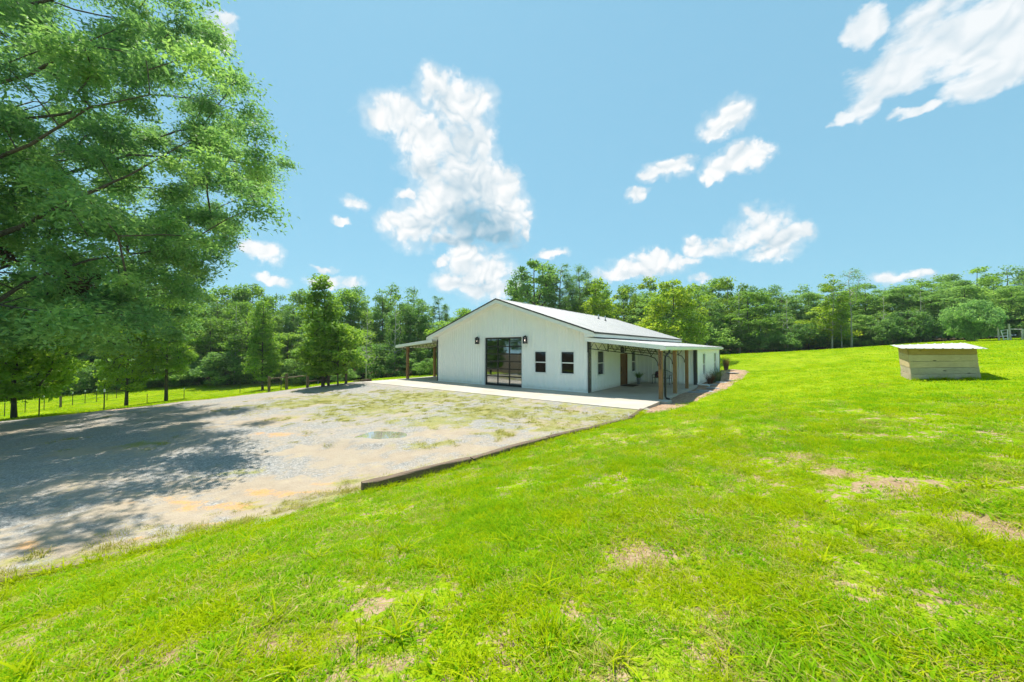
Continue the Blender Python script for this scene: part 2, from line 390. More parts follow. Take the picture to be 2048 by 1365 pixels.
def m_lawn():
    g = NG('lawn_soil_and_grass'); p = g.pos()
    n1 = g.noise(p, .35, 5, .6); n2 = g.noise(p, 3.2, 6, .65); n3 = g.noise(p, 34, 4, .7); n4 = g.noise(p, 11, 4, .6)
    f = g.math('ADD', g.math('MULTIPLY', n1, .45), g.math('ADD', g.math('MULTIPLY', n2, .3), g.math('MULTIPLY', n3, .45)))
    green = g.ramp(f, [(.36, (.075, .155, .005)), (.55, (.165, .265, .006)), (.74, (.30, .355, .02))])
    soil = g.ramp(g.math('ADD', g.math('MULTIPLY', n3, .6), g.math('MULTIPLY', n4, .4)), [(.30, (.14, .085, .05)), (.5, (.31, .215, .13)), (.72, (.48, .37, .25))])
    thin = g.step(g.math('ADD', g.math('MULTIPLY', n2, .6), g.math('MULTIPLY', n4, .5)), .52, .66)
    near = g.attr('near')
    bare = g.math('MAXIMUM', g.attr('bare'), g.math('MULTIPLY', thin, g.math('MULTIPLY', near, .75)), clamp=True)
    bare = g.step(g.math('ADD', bare, g.math('MULTIPLY', g.math('SUBTRACT', n4, .5), .7)), .12, .42)
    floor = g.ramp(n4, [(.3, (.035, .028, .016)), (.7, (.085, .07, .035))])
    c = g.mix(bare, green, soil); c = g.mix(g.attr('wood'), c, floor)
    return g.done(g.bsdf(c, .95, 0, .0, g.bump(g.math('ADD', n3, n4), .5, .03)))
M['lawn'] = m_lawn()
def m_gravel():
    g = NG('gravel'); p = g.pos()
    v1 = g.vor(p, 26, out='Color'); v2 = g.vor(p, 60, out='Color'); d1 = g.vor(p, 26); d2 = g.vor(p, 60)
    s1 = g.n('ShaderNodeSeparateColor'); g.l(v1, s1.inputs[0]); s2 = g.n('ShaderNodeSeparateColor'); g.l(v2, s2.inputs[0])
    n1 = g.noise(p, .45, 6, .6); n2 = g.noise(p, 2.4, 6, .65); n3 = g.noise(p, 30, 4, .65)
    f = g.math('ADD', g.math('MULTIPLY', s1.outputs[0], .45), g.math('MULTIPLY', s2.outputs[1], .55))
    stone = g.ramp(f, [(.08, (.13, .127, .12)), (.45, (.24, .234, .22)), (.72, (.315, .306, .285)), (.95, (.48, .46, .42))])
    fines = g.ramp(g.math('ADD', g.math('MULTIPLY', n2, .6), g.math('MULTIPLY', n3, .4)), [(.3, (.27, .21, .145)), (.7, (.41, .34, .255))])
    orange = g.ramp(n3, [(.3, (.42, .19, .055)), (.7, (.66, .36, .13))])
    moss = g.ramp(g.math('ADD', g.math('MULTIPLY', n2, .4), g.math('MULTIPLY', n3, .6)), [(.32, (.11, .13, .03)), (.5, (.23, .24, .04)), (.68, (.38, .30, .11))])
    jit = g.math('MULTIPLY', g.math('SUBTRACT', g.math('ADD', g.math('MULTIPLY', n2, .6), g.math('MULTIPLY', n3, .4)), .5), 2.4)
    n4 = g.noise(p, 7.5, 5, .7)
    jit = g.math('ADD', jit, g.math('MULTIPLY', g.math('SUBTRACT', n4, .5), 1.6))
    fd = g.step(g.math('ADD', g.math('ADD', g.attr('dirt'), g.math('MULTIPLY', g.math('SUBTRACT', n1, .37), 2.2)), g.math('MULTIPLY', jit, .6)), -.05, .85)
    fm = g.step(g.math('ADD', g.attr('moss'), jit), .16, .88)
    fo = g.step(g.math('ADD', g.attr('orange'), jit), .35, 1.0)
    c = g.mix(fd, stone, fines); c = g.mix(g.math('MULTIPLY', fo, .8), c, orange); c = g.mix(g.math('MULTIPLY', fm, .8), c, moss)
    h = g.math('ADD', g.math('MULTIPLY', d1, 1.0), g.math('MULTIPLY', d2, .5))
    wet = g.attr('wet'); c = g.mix(wet, c, (.30, .245, .17))
    return g.done(g.bsdf(c, g.math('SUBTRACT', .92, g.math('MULTIPLY', wet, .55)), 0, .35, g.bump(h, .55, .025)))
M['gravel'] = m_gravel()
def m_mulch():
    g = NG('wood_chip_mulch'); p = g.pos(); v = g.vor(g.mapping(p, (1, 2.2, 1)), 24, out='Color'); d = g.vor(g.mapping(p, (1, 2.2, 1)), 24)
    s = g.n('ShaderNodeSeparateColor'); g.l(v, s.inputs[0]); n = g.noise(p, 1.2, 5)
    f = g.math('ADD', g.math('MULTIPLY', s.outputs[0], .7), g.math('MULTIPLY', n, .4))
    c = g.ramp(f, [(.15, (.13, .075, .045)), (.5, (.34, .21, .125)), (.9, (.58, .43, .30))])
    return g.done(g.bsdf(c, .95, 0, .15, g.bump(d, .7, .03)))
M['mulch'] = m_mulch()
M['flag'] = paint('grey_flagstone', (.30, .31, .31), .8, .18)
def m_water():
    g = NG('puddle_water'); n = g.noise(g.pos(), 5, 3)
    fr = g.n('ShaderNodeFresnel'); fr.inputs[0].default_value = 1.33
    d = g.bsdf((.42, .37, .29), .9, 0, .2); gl = g.n('ShaderNodeBsdfGlossy'); gl.inputs['Roughness'].default_value = .03
    g.l(g.bump(n, .04, .01), gl.inputs['Normal'])
    mx = g.n('ShaderNodeMixShader'); g.l(g.math('ADD', g.math('MULTIPLY', fr.outputs[0], 1.9), .15, clamp=True), mx.inputs[0]); g.l(d, mx.inputs[1]); g.l(gl.outputs[0], mx.inputs[2])
    return g.done(mx.outputs[0])
M['water'] = m_water()
def m_floral():
    g = NG('floral_cushion_fabric'); p = g.coord('Object'); v = g.vor(p, 14, out='Color'); d = g.vor(p, 14)
    s = g.n('ShaderNodeSeparateColor'); g.l(v, s.inputs[0])
    c = g.ramp(s.outputs[0], [(.0, (.05, .03, .05)), (.35, (.45, .10, .14)), (.6, (.62, .55, .48)), (.85, (.16, .17, .08))], 'CONSTANT')
    c = g.mix(g.step(d, .25, .45), c, (.045, .03, .04)); return g.done(g.bsdf(c, .9, 0, .1))
M['floral'] = m_floral()
M['mat_fibre'] = paint('brown_door_mat_fibre', (.045, .032, .022), .95, .2)
M['interior'] = paint('interior_plaster', (.78, .78, .76), .8, .04)
M['int_floor'] = paint('interior_concrete', (.46, .43, .39), .35, .08)
M['number'] = paint('dark_metal_digits', (.012, .009, .007), .5, .05)
M['wire'] = paint('grey_wire', (.16, .16, .16), .5, .1)
M['tpost'] = paint('dark_green_steel_post', (.030, .040, .032), .6, .15)

# ------------------------------------------------------------------ terrain
TH, HX, HY = 0.6414, 4.312, 20.393             # the house frame: +X along the front wall, +Y to the back
CT, ST = math.cos(TH), math.sin(TH)
def h2w(X, Y): return (HX+X*CT+Y*ST, HY-X*ST+Y*CT)
def w2h(x, y):
    dx, dy = x-HX, y-HY; return dx*CT-dy*ST, dx*ST+dy*CT
pad = [(-17,-4,-.055),(-8,-4,-.055),(0,-4,-.055),(4.2,-4,-.055),(4.2,2,-.10),(4.2,9,-.10),(4.2,15,-.08),(4.4,21,-.05),(-17,4,-.15),(-17,10,-.2),(-6,4,-.12),(-6,12,-.12),(-6,20,-.12),(-13,20,-.4),(0,22,-.08),(5.3,0,-.06),(5.6,7,-.05),(6.1,14,-.02),(6.1,21,0.0)]
CP = [h2w(a, b)+(c,) for a, b, c in pad]
CP += [(0,14,-.15),(-4,16,-.16),(-8,20,-.2),(-6.8,11,-.28),(-9,6.3,-.36),(-12,9,-.42),(-14,14,-.45),(-18,12.5,-.6),(-15,18.6,-.42),(-13.3,29.8,-.35),(-17.5,25.3,-.62),(-20.2,21.4,-.74),(-23.4,16.8,-.85),(-26,11,-.9),
       (-6.44,4.55,-.38),(-4.78,5.54,-.36),(-3.05,7.4,-.40),(-.3,9.35,-.22),(3.9,12.9,-.12),(-2,10.5,-.2),(-12,1.2,-.4),(-20,-3,-.5),
       (-30,30,-2.3),(-25,38,-2.2),(-35,45,-2.4),(-50,50,-2.6),(-64,45,-3.9),(-40,22,-3.0),(-29,50,-1.6),(-17,52,-1.3),(-8,54,-1.0),(-22,30,-1.3),(-17,34,-.75),(-80,30,-5),
       (0,0,.93),(0,1.8,.84),(-2.4,1.8,.70),(2.4,1.8,.98),(6,3,1.12),(3,-3,1.1),(-3,-3,.75),(12,3,1.45),(20,8,1.95),(-6,1,.10),(-10,-4,.15),
       (0,4,.55),(-2.5,4.5,.22),(0,6.5,.16),(3,6,.62),(4,9.5,.40),(1.5,9,.06),(7.5,12,.55),(6.8,14,.10),(9.6,16.5,.20),(14.24,12.9,1.38),(15.5,12,1.50),(18,15,1.7),(11,13,.85),
       (13,18,.62),(18,25,.75),(20,33,.55),(28,35,1.55),(30,25,2.25),(25,45,1.3),(40,48,2.2),(55,48,3.3),(44.5,33,3.22),(49,38,3.4),(62,45,3.6),(35,18,2.7),(8,50,-.2),(16,52,.4),(70,30,4.2),(30,70,1.6),(-10,75,-1),(60,70,3.6),(-60,75,-3),(40,0,3.0),(0,-25,1.4),(-30,-20,-.2),(30,-25,2.4)]
CP = np.array(CP, float); XS = CP[:, :2]/20.0
def _U(r2): return np.where(r2 > 1e-12, .5*r2*np.log(np.maximum(r2, 1e-12)), 0)
def _tps():
    n = len(XS); d = ((XS[:, None]-XS[None])**2).sum(-1); K = _U(d)+np.eye(n)*2e-4
    Pm = np.hstack([np.ones((n, 1)), XS]); A = np.zeros((n+3, n+3)); A[:n, :n] = K; A[:n, n:] = Pm; A[n:, :n] = Pm.T
    return np.linalg.solve(A, np.concatenate([CP[:, 2], np.zeros(3)]))
TW = _tps()
def Hn(x, y):
    x = np.asarray(x, float).ravel(); y = np.asarray(y, float).ravel(); out = np.empty(len(x))
    cx_ = np.clip(x, -90, 80); cy_ = np.clip(y, -35, 90)
    for i in range(0, len(x), 40000):
        q = np.stack([cx_[i:i+40000], cy_[i:i+40000]], 1)/20.0
        d = ((q[:, None]-XS[None])**2).sum(-1)
        out[i:i+40000] = _U(d)@TW[:-3]+TW[-3]+q@TW[-2:]
    # gentle unevenness of a mown field
    out += .018*np.sin(x*1.7+.6*y)*np.sin(y*1.3-.4*x)*(1/(1+np.exp(-(np.hypot(x, y)-1)*3)))
    return np.clip(out, -7, 6)
def Hs(x, y): return float(Hn([x], [y])[0])
def hit(u, v, tmax=140):
    r = pix_ray(u, v); t = np.linspace(1.2, tmax, 5000)
    z = CAMZ+r[2]*t; g = Hn(r[0]*t, r[1]*t); k = np.argmax(z <= g)
    if z[k] > g[k]: k = len(t)-1
    return (r[0]*t[k], r[1]*t[k], float(g[k]))
def poly_sd(poly, x, y):
    """signed distance, positive inside"""
    x = np.asarray(x, float); y = np.asarray(y, float); d = np.full(x.shape, 1e9); ins = np.zeros(x.shape, bool)
    n = len(poly)
    for i in range(n):
        ax, ay = poly[i]; bx, by = poly[(i+1) % n]
        ex, ey = bx-ax, by-ay; t = np.clip(((x-ax)*ex+(y-ay)*ey)/(ex*ex+ey*ey), 0, 1)
        d = np.minimum(d, np.hypot(x-ax-t*ex, y-ay-t*ey))
        c = ((ay > y) != (by > y)); xi = ax+(y-ay)*ex/(ey if ey != 0 else 1e-9)
        ins ^= c & (x < xi)
    return np.where(ins, d, -d)
def vnoise(x, y, s, seed=0):
    """cheap smooth value noise for masks"""
    x = np.asarray(x)/s; y = np.asarray(y)/s; xi = np.floor(x).astype(int); yi = np.floor(y).astype(int); fx = x-xi; fy = y-yi
    def hsh(a, b): return np.modf(np.abs(np.sin(a*127.1+b*311.7+seed*74.7)*43758.5453))[0]
    fx = fx*fx*(3-2*fx); fy = fy*fy*(3-2*fy)
    return (hsh(xi, yi)*(1-fx)+hsh(xi+1, yi)*fx)*(1-fy)+(hsh(xi, yi+1)*(1-fx)+hsh(xi+1, yi+1)*fx)*fy

LOT = [(-3.05,7.42),(-.3,9.45),(1.8,11.15),(3.95,13.0),(5.0,14.3), h2w(4.1,-3.9), h2w(4.1,-3.7), h2w(-16.5,-3.7), h2w(-19.5,-3.7),
       (-17.5,25.0),(-20.2,21.2),(-23.4,16.6),(-26,11),(-29,4),(-27,-6),(-20,-3),(-12,1.2),(-6.44,4.55),(-4.78,5.54)]
BED = [h2w(*p) for p in ((4.1,-3.85),(4.35,-4.5),(4.9,-3.6),(5.15,-2.2),(5.2,-.7),(5.45,1.5),(5.9,6),(6.15,12),(6.3,18),(6.15,22.2),(4.2,22.4),(3.9,20.5),(3.9,8.6),(4.0,8.0))]
HOUSE = [h2w(*p) for p in ((-16.6,-3.9),(4.1,-3.9),(4.1,20.6),(-12.7,20.6),(-12.7,9),(-16.6,9))]
def ell(u, v, ru, rv, z):
    """ellipse on the ground under a patch seen at (u,v): centre and radii in metres"""
    r = pix_ray(u, v); d = (CAMZ-z)/-r[2]
    return (r[0]*d, r[1]*d, ru*d*r[1]/FPX, max(.06, rv*(d*r[1])**2/(FPX*(CAMZ-z))))
def ellmask(lst, x, y, soft=1.0):
    m = np.zeros(np.shape(x)); x = np.asarray(x, float); y = np.asarray(y, float)
    wx = (vnoise(x, y, .8, 71)-.5)*.9+(vnoise(x, y, .25, 72)-.5)*.5; wy = (vnoise(x, y, .8, 73)-.5)*.9+(vnoise(x, y, .25, 74)-.5)*.5
    x0_, y0_ = x, y; rag = (vnoise(x, y, .13, 75)-.5)*1.1+(vnoise(x, y, .38, 76)-.5)*1.0
    for cx_, cy_, rx, ry in lst:
        k_ = min(1.0, max(rx, ry)); x = x0_+wx*k_*1.2; y = y0_+wy*min(1.0, ry)*1.2
        m = np.maximum(m, np.clip(1.15-np.sqrt(((x-cx_)/rx)**2+((y-cy_)/ry)**2)+rag, 0, 1)*soft)
    return m
def hit_ell(u, v, ru, rv):
    x, y, z = hit(u, v); return (x, y, ru*y/FPX, max(.05, rv*y*y/(FPX*max(.4, CAMZ-z))))
BARE = [hit_ell(*a) for a in ((1285,1110,70,40),(1350,1200,50,26),(1270,1050,34,14),(1590,912,32,6),(1668,904,32,7),(1740,966,56,9),(1850,996,70,8),(1950,1045,60,10),(2040,1092,60,12),(1695,942,40,9),(1790,984,60,10),(1905,1022,60,11),(1995,1070,60,13),(120,1235,100,16),(420,1185,70,10),(280,1325,90,16),(600,1180,40,7),(840,1330,80,14),(510,1295,70,12),(1010,1300,30,10),(640,1110,20,5),(1870,735,20,4),(760,1215,40,10),(930,1140,22,6),(1180,1250,36,9),(1450,1230,30,8))]

def graded(lo, hi, n, A=3.2):
    k0 = math.asinh(lo/A); k1 = math.asinh(hi/A); return A*np.sinh(np.linspace(k0, k1, n))
gx = graded(-420, 420, 330); gy = graded(-420, 420, 330)
GX, GY = np.meshgrid(gx, gy); fx, fy = GX.ravel(), GY.ravel()
gz = Hn(fx, fy)
far = np.clip((np.hypot(fx, fy)-90)/160, 0, 1); gz = gz*(1-far)+far*np.where(fx > 0, 4, -4)*np.clip(np.abs(fx)/100, 0, 1)
gz -= .012
sdl = poly_sd(LOT, fx, fy); gz -= np.clip(sdl*.3, 0, .06)
gz -= np.clip(poly_sd(BED, fx, fy)*.3, 0, .05)
gz -= np.clip(poly_sd(HOUSE, fx, fy)*.4, 0, .2)
nidx = np.arange(330*330).reshape(330, 330)
gf = np.stack([nidx[:-1, :-1], nidx[:-1, 1:], nidx[1:, 1:], nidx[1:, :-1]], -1).reshape(-1, 4)
# ground under the wood at the back
us = [-400, 0, 300, 480, 700, 870, 1000, 1200, 1450, 1700, 2000, 2500]
Dedge = [40, 45, 49, 49, 45, 44, 54, 57, 52, 48, 44, 40]
def edge_depth(x, y):
    u = 1024+FPX*np.asarray(x)/np.maximum(np.asarray(y), .1); return np.interp(u, us, Dedge)
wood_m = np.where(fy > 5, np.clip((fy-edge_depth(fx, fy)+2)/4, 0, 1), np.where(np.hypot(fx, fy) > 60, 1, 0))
near_m = np.clip(1.35-np.hypot(fx, fy)/14, 0, 1)
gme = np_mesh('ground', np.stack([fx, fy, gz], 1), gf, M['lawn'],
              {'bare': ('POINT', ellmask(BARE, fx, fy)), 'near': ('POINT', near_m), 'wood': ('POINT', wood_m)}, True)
tag(link(bpy.data.objects.new('lawn', gme)), kind='structure')

# gravel lot: a sheet just above the ground that dips under the turf along its edge
lx = np.arange(-29.2, 5.8, .15); ly = np.arange(-6.2, 30.5, .15); LX, LY = np.meshgrid(lx, ly)
sx, sy = LX.ravel(), LY.ravel()
lsd = poly_sd(LOT, sx, sy)+(vnoise(sx, sy, .7, 3)-.5)*.35+(vnoise(sx, sy, .22, 5)-.5)*.12
slope_house = poly_sd(HOUSE, sx, sy)
lsd = np.where(slope_house > -.5, np.maximum(lsd, .2), lsd)
zl = Hn(sx, sy)+np.clip(lsd*.16, -.06, .012)+(vnoise(sx, sy, 1.1, 9)-.5)*.035*np.clip(-slope_house, 0, 1)+(vnoise(sx, sy, .3, 11)-.5)*.012
Z0 = -.22
MOSS = [ell(*a, Z0) for a in ((830,800,190,20),(1010,830,230,24),(1180,845,150,14),(640,800,120,12),(960,872,60,7),(740,822,160,16),(1240,832,70,10),(610,985,160,18),(430,1028,150,14),(200,1085,150,16),(1100,862,120,8),(850,890,60,6),(560,808,110,10),(480,930,60,8),(720,945,60,8),(290,880,50,6),(1000,800,120,12),(880,845,140,12))]
DIRT = [ell(*a, Z0) for a in ((480,1000,220,18),(250,1060,220,22),(100,1120,160,20),(900,870,160,10),(1120,850,120,8),(600,955,260,22),(330,1000,200,28),(770,905,150,14),(60,1055,140,36),(1150,828,60,6),(660,895,90,12),(180,890,60,10),(520,840,90,10),(960,900,140,8))]
ORNG = [ell(*a, Z0) for a in ((430,985,180,10),(580,962,120,7),(380,1022,90,9),(250,1050,90,8),(530,868,50,5),(250,800,40,4),(60,1062,60,16),(640,945,40,4))]
PUD = [ell(*a, Z0) for a in ((693,869,30,7),(770,871,48,8),(735,872,40,6))]
keep = (lsd > -.45) & (slope_house < .6)
WET = [ell(u, v, ru, rv, Z0) for u, v, ru, rv in ((740,880,120,18),(690,905,90,16))]
lid = np.arange(len(sx)).reshape(LX.shape); kk = keep.reshape(LX.shape)
qm = kk[:-1, :-1] & kk[:-1, 1:] & kk[1:, 1:] & kk[1:, :-1]
lf = np.stack([lid[:-1, :-1], lid[:-1, 1:], lid[1:, 1:], lid[1:, :-1]], -1)[qm]
used = np.unique(lf); remap = -np.ones(len(sx), int); remap[used] = np.arange(len(used))
pw_x = (vnoise(sx, sy, .5, 81)-.5)*.55; pw_y = (vnoise(sx, sy, .5, 82)-.5)*.45
for (px, py, rx, ry) in PUD[:2]:
    r_ = np.sqrt(((sx-px+pw_x)/rx)**2+((sy-py+pw_y)/ry)**2); w_ = np.clip((2.3-r_)/.8, 0, 1)
    zl = zl*(1-w_)+w_*(Hs(px, py)+np.clip(.022*(r_**2-1), -.022, .05)+(vnoise(sx, sy, .2, 83)-.5)*.008)
near_slab = np.clip((1.3+slope_house)/1.3, 0, 1)**1.5; zl = zl*(1-near_slab)+near_slab*np.minimum(-.022, zl*.25)
edge_m = np.clip(.55-np.abs(poly_sd(LOT, sx, sy)-.1)*.9, 0, .55)*(slope_house < -1.5)
lme = np_mesh('gravel_lot', np.stack([sx, sy, zl], 1)[used], remap[lf], M['gravel'],
              {'moss': ('POINT', np.maximum(ellmask(MOSS, sx, sy)*1.0, edge_m)[used]), 'dirt': ('POINT', ellmask(DIRT, sx, sy)[used]), 'orange': ('POINT', (ellmask(ORNG, sx, sy)*.9)[used]), 'wet': ('POINT', (ellmask(WET, sx, sy)*.55)[used])}, True)
tag(link(bpy.data.objects.new('gravel_lot', lme)), kind='structure')
# puddle
for i, (px, py, rx, ry) in enumerate(PUD[:2]):
    mb = MB(); n = 40; zz = Hs(px, py)
    ring = [(px+rx*1.5*math.cos(a), py+ry*1.5*math.sin(a), zz) for a in (2*math.pi*k/n for k in range(n))]
    mb.add(ring, (tuple(range(n)),))
    tag(mb.build('puddle', M['water']), kind='structure')
# mulch bed
bx = np.arange(3.4, 6.7, .12); by = np.arange(-4.8, 22.6, .12); BX, BY = np.meshgrid(bx, by)
WX = HX+BX*CT+BY*ST; WY = HY-BX*ST+BY*CT; bsx, bsy = WX.ravel(), WY.ravel()
bsd = poly_sd(BED, bsx, bsy)+(vnoise(bsx, bsy, .5, 21)-.5)*.25
inner = (BX.ravel() < 4.2) & (BY.ravel() < 8.7)
bz = Hn(bsx, bsy)+np.clip(bsd*.25, -.06, .02)+(vnoise(bsx, bsy, .25, 23)-.5)*.03
bz = np.where(BX.ravel() < 4.25, np.minimum(bz, -.03), bz)
bk = (bsd > -.3).reshape(BX.shape); bid = np.arange(len(bsx)).reshape(BX.shape)
qm = bk[:-1, :-1] & bk[:-1, 1:] & bk[1:, 1:] & bk[1:, :-1]
bf = np.stack([bid[:-1, :-1], bid[:-1, 1:], bid[1:, 1:], bid[1:, :-1]], -1)[qm]
used = np.unique(bf); remap = -np.ones(len(bsx), int); remap[used] = np.arange(len(used))
tag(link(bpy.data.objects.new('planting_bed', np_mesh('planting_bed', np.stack([bsx, bsy, bz], 1)[used], remap[bf], M['mulch'], None, True))), kind='structure')

# concrete apron, cast in bays with joints
apron = empty('concrete_apron', (HX, HY, 0), -TH); tag(apron, kind='structure')
def bays(a0, a1, n): w = (a1-a0)/n; return [(a0+i*w+.004, a0+(i+1)*w-.004) for i in range(n)]
for (x0, x1, nx, y0, y1, ny) in ((-16.5, 4.1, 7, -3.9, -.02, 1), (.04, 4.1, 2, -.02, 8.55, 3), (-16.5, -12.6, 1, -.02, 9.0, 3)):
    for a, b in bays(x0, x1, nx):
        for c, d in bays(y0, y1, ny): MB().box(a, b, c, d, -.30, 0).build('slab', M['concrete'], apron)
MB().box(3.86, 4.42, -.95, -.1, -.25, -.012).build('footing_pad', M['concrete'], apron)

# ------------------------------------------------------------------ the house
HS = empty('farmhouse', (HX, HY, 0), -TH)
tag(HS, 'long white ribbed metal farmhouse with glass garage door and lean-to porches', 'house')
WID, EAVE, RIDGE, OHS, OHF, LEN = 12.55, 3.42, 5.77, .60, .57, 20.2
MID = -WID/2; SLOPE = (RIDGE-EAVE)/(WID/2+OHS)
def roofz(X): return EAVE+SLOPE*(WID/2+OHS-abs(X-MID))
def mF(u, o, z): return (u, -o, z)                 # front wall, Y = 0
def mS(u, o, z): return (o, u, z)                  # side wall, X = 0
def mN(u, o, z): return (u, 8.6-o, z)              # wing front wall
def mE(u, o, z): return (4.0+o, u, z)              # wing side wall
def mB(u, o, z): return (u, LEN+o, z)
def mL(u, o, z): return (-WID-o, u, z)
def mbox(mb, f, u0, u1, o0, o1, z0, z1):
    p = [f(u0,o0,z0), f(u1,o0,z0), f(u1,o1,z0), f(u0,o1,z0), f(u0,o0,z1), f(u1,o0,z1), f(u1,o1,z1), f(u0,o1,z1)]
    return mb.hexa(p)
def spans(u0, u1, z0, zt, ops):
    m = (u0+u1)/2; segs = [(z0, None)]
    lo = z0; out = []
    for (a, b, c, d) in sorted([o for o in ops if o[0] <= m <= o[1]], key=lambda o: o[2]):
        if c > lo: out.append((lo, c, False))
        lo = d
    out.append((lo, zt, True)); return out
def wall(f, u0, u1, z0, top, ops, pitch, rib, core=True, panel=4):
    w = None
    cuts = sorted(set([u0, u1]+[max(u0, min(u1, q)) for o in ops for q in o[:2]]+([MID] if u0 < MID < u1 else [])))
    mb = MB()
    for a, b in zip(cuts[:-1], cuts[1:]):
        for lo, hi, t in spans(a, b, z0, None, ops):
            h0, h1 = (top(a), top(b)) if t else (hi, hi)
            mb.hexa([f(a,-.14,lo), f(b,-.14,lo), f(b,-.03,lo), f(a,-.03,lo), f(a,-.14,h0), f(b,-.14,h1), f(b,-.03,h1), f(a,-.03,h0)])
    w = mb.build('wall', M['interior'], HS)
    nr = int(round((u1-u0)/pitch)); pt = (u1-u0)/nr
    def prof(u):
        k = (u-u0)/pt; d = abs(k-math.floor(k)-.5)*pt
        return rib*max(0.0, min(1.0, (.036-d)/.014))
    for p0 in range(0, nr, panel):
        a0 = u0+p0*pt; a1 = u0+min(nr, p0+panel)*pt; bp = {a0, a1}
        for k in range(p0, min(nr, p0+panel)):
            c = u0+(k+.5)*pt; bp |= {c-.036, c-.022, c+.022, c+.036}
        bp |= {q for o in ops for q in o[:2] if a0 < q < a1}
        if a0 < MID < a1 and f in (mF, mB): bp.add(MID)
        bp = sorted(bp); mb = MB()
        for a, b in zip(bp[:-1], bp[1:]):
            for lo, hi, t in spans(a, b, z0, None, ops):
                h0, h1 = (top(a), top(b)) if t else (hi, hi)
                mb.quad(f(a, prof(a), lo), f(b, prof(b), lo), f(b, prof(b), h1), f(a, prof(a), h0))
        for piece in islands(mb): piece.build('siding_panel', M['white'], w)
    return w
def islands(mb):
    key = {}; root = list(range(len(mb.f)))
    def find(i):
        while root[i] != i: i = root[i]
        return i
    for i, f_ in enumerate(mb.f):
        e = [tuple(round(c, 4) for c in mb.v[j]) for j in f_]
        for a, b in zip(e, e[1:]+e[:1]):
            k = (min(a, b), max(a, b))
            if k in key: root[find(i)] = find(key[k])
            else: key[k] = i
    out = {}
    for i, f_ in enumerate(mb.f):
        m = out.setdefault(find(i), MB()); m.add([mb.v[j] for j in f_], (tuple(range(len(f_))),))
    return out.values()
def window(f, u0, u1, z0, z1, parent, split=.49):
    fr = MB(); t = .075
    mbox(fr, f, u0-.07, u1+.07, -.10, .035, z1-.005, z1+.07); mbox(fr, f, u0-.07, u1+.07, -.10, .045, z0-.07, z0+.005)
    mbox(fr, f, u0-.07, u0+.02, -.10, .033, z0+.005, z1-.005); mbox(fr, f, u1-.02, u1+.07, -.10, .033, z0+.005, z1-.005)
    o = fr.build('window', M['vinyl'], parent); zm = z0+(z1-z0)*split
    mb = MB(); mbox(mb, f, u0+.02, u1-.02, -.06, .012, zm-.03, zm+.03); mb.build('meeting_rail', M['vinyl'], o)
    mb = MB(); mbox(mb, f, u0+.02, u1-.02, -.032, -.026, zm+.03, z1-.005); mb.build('pane', M['glass'], o)
    mb = MB(); mbox(mb, f, u0+.02, u1-.02, -.052, -.046, z0+.005, zm-.03); mb.build('pane', M['glass'], o)
    return o
GD = (-7.71, -4.58, 0.0, 3.24)
WA = (-3.60, -2.78, 1.03, 2.30); WB = (-1.74, -.89, 1.03, 2.30)
fw = wall(mF, -WID, 0, 0.0, lambda u: roofz(u)-.25, [GD, WA, WB], .229, .021)
sideops = [(1.22, 2.16, .95, 2.33), (4.86, 6.36, 0, 2.16), (7.25, 8.1, .85, 2.25)]
wall(mS, 0.0, 8.6, 0.0, lambda u: 3.30, sideops, .229, .045)
wall(mN, 0.0, 4.0, 0.0, lambda u: 3.0-.113*u, [], .305, .026)
wing = [(11.15, 12.1, .58, 2.10), (16.7, 17.75, .56, 2.08)]
wall(mE, 8.6, 20.2, -.08, lambda u: 2.50, wing, .229, .022)
mb = MB(); mbox(mb, mB, 0.0, 4.0, -.12, 0, -.1, 2.5); mb.build('wall', M['white'], HS)
wall(mB, -WID, 0, 0.0, lambda u: roofz(u)-.12, [], .229, .018)
MB().box(-WID+.16, -.16, .2, 7.2, 3.3, 3.36).build('interior_ceiling', M['interior'], HS)
mb = MB(); mbox(mb, mL, 0.0, LEN, -.12, 0, -.1, 3.3); mb.build('wall', M['white'], HS)
for q, f in ((WA, mF), (WB, mF), (sideops[0], mS), (sideops[2], mS), (wing[0], mE), (wing[1], mE)): window(f, q[0], q[1], q[2], q[3], HS)
# interior seen through the glazing
MB().box(-WID+.16, -.16, .2, LEN-.3, -.2, -.012).build('interior_floor', M['int_floor'], HS)
MB().box(-WID+.16, -.16, 7.2, 7.35, 0, 3.2).build('interior_wall', M['interior'], HS)
MB().box(-7.9, -7.75, 4.0, 7.2, 0, 3.0).build('interior_wall', M['interior'], HS)
# dark corner trim
def trim(name, f, u0, u1, z0, z1, o=.036, mat='bronze'):
    mb = MB(); mbox(mb, f, u0, u1, -.02, o, z0, z1); return mb.build(name, M[mat], HS)
trim('corner_trim', mF, -WID-.035, -WID+.07, 0, 3.18, .04); trim('corner_trim', mS, -.036, .27, 0, 2.94, .045)
trim('corner_trim', mE, 8.55, 8.86, -.02, 2.45, .045); trim('corner_trim', mE, 20.05, 20.24, -.05, 2.45, .045)
trim('corner_trim', mN, 3.84, 4.0, 0, 2.45, .045)
trim('door_casing', mF, GD[0]-.22, GD[0], 0, GD[3]+.09, .045, 'white_trim'); trim('door_casing', mF, GD[1], GD[1]+.10, 0, GD[3]+.09, .045, 'white_trim')
trim('door_casing', mF, GD[0], GD[1], GD[3], GD[3]+.09, .042, 'white_trim')
trim('base_flashing', mF, -WID, GD[0]-.22, -.01, .05, .03, 'white_trim'); trim('base_flashing', mF, GD[1]+.1, 0, -.01, .05, .03, 'white_trim')
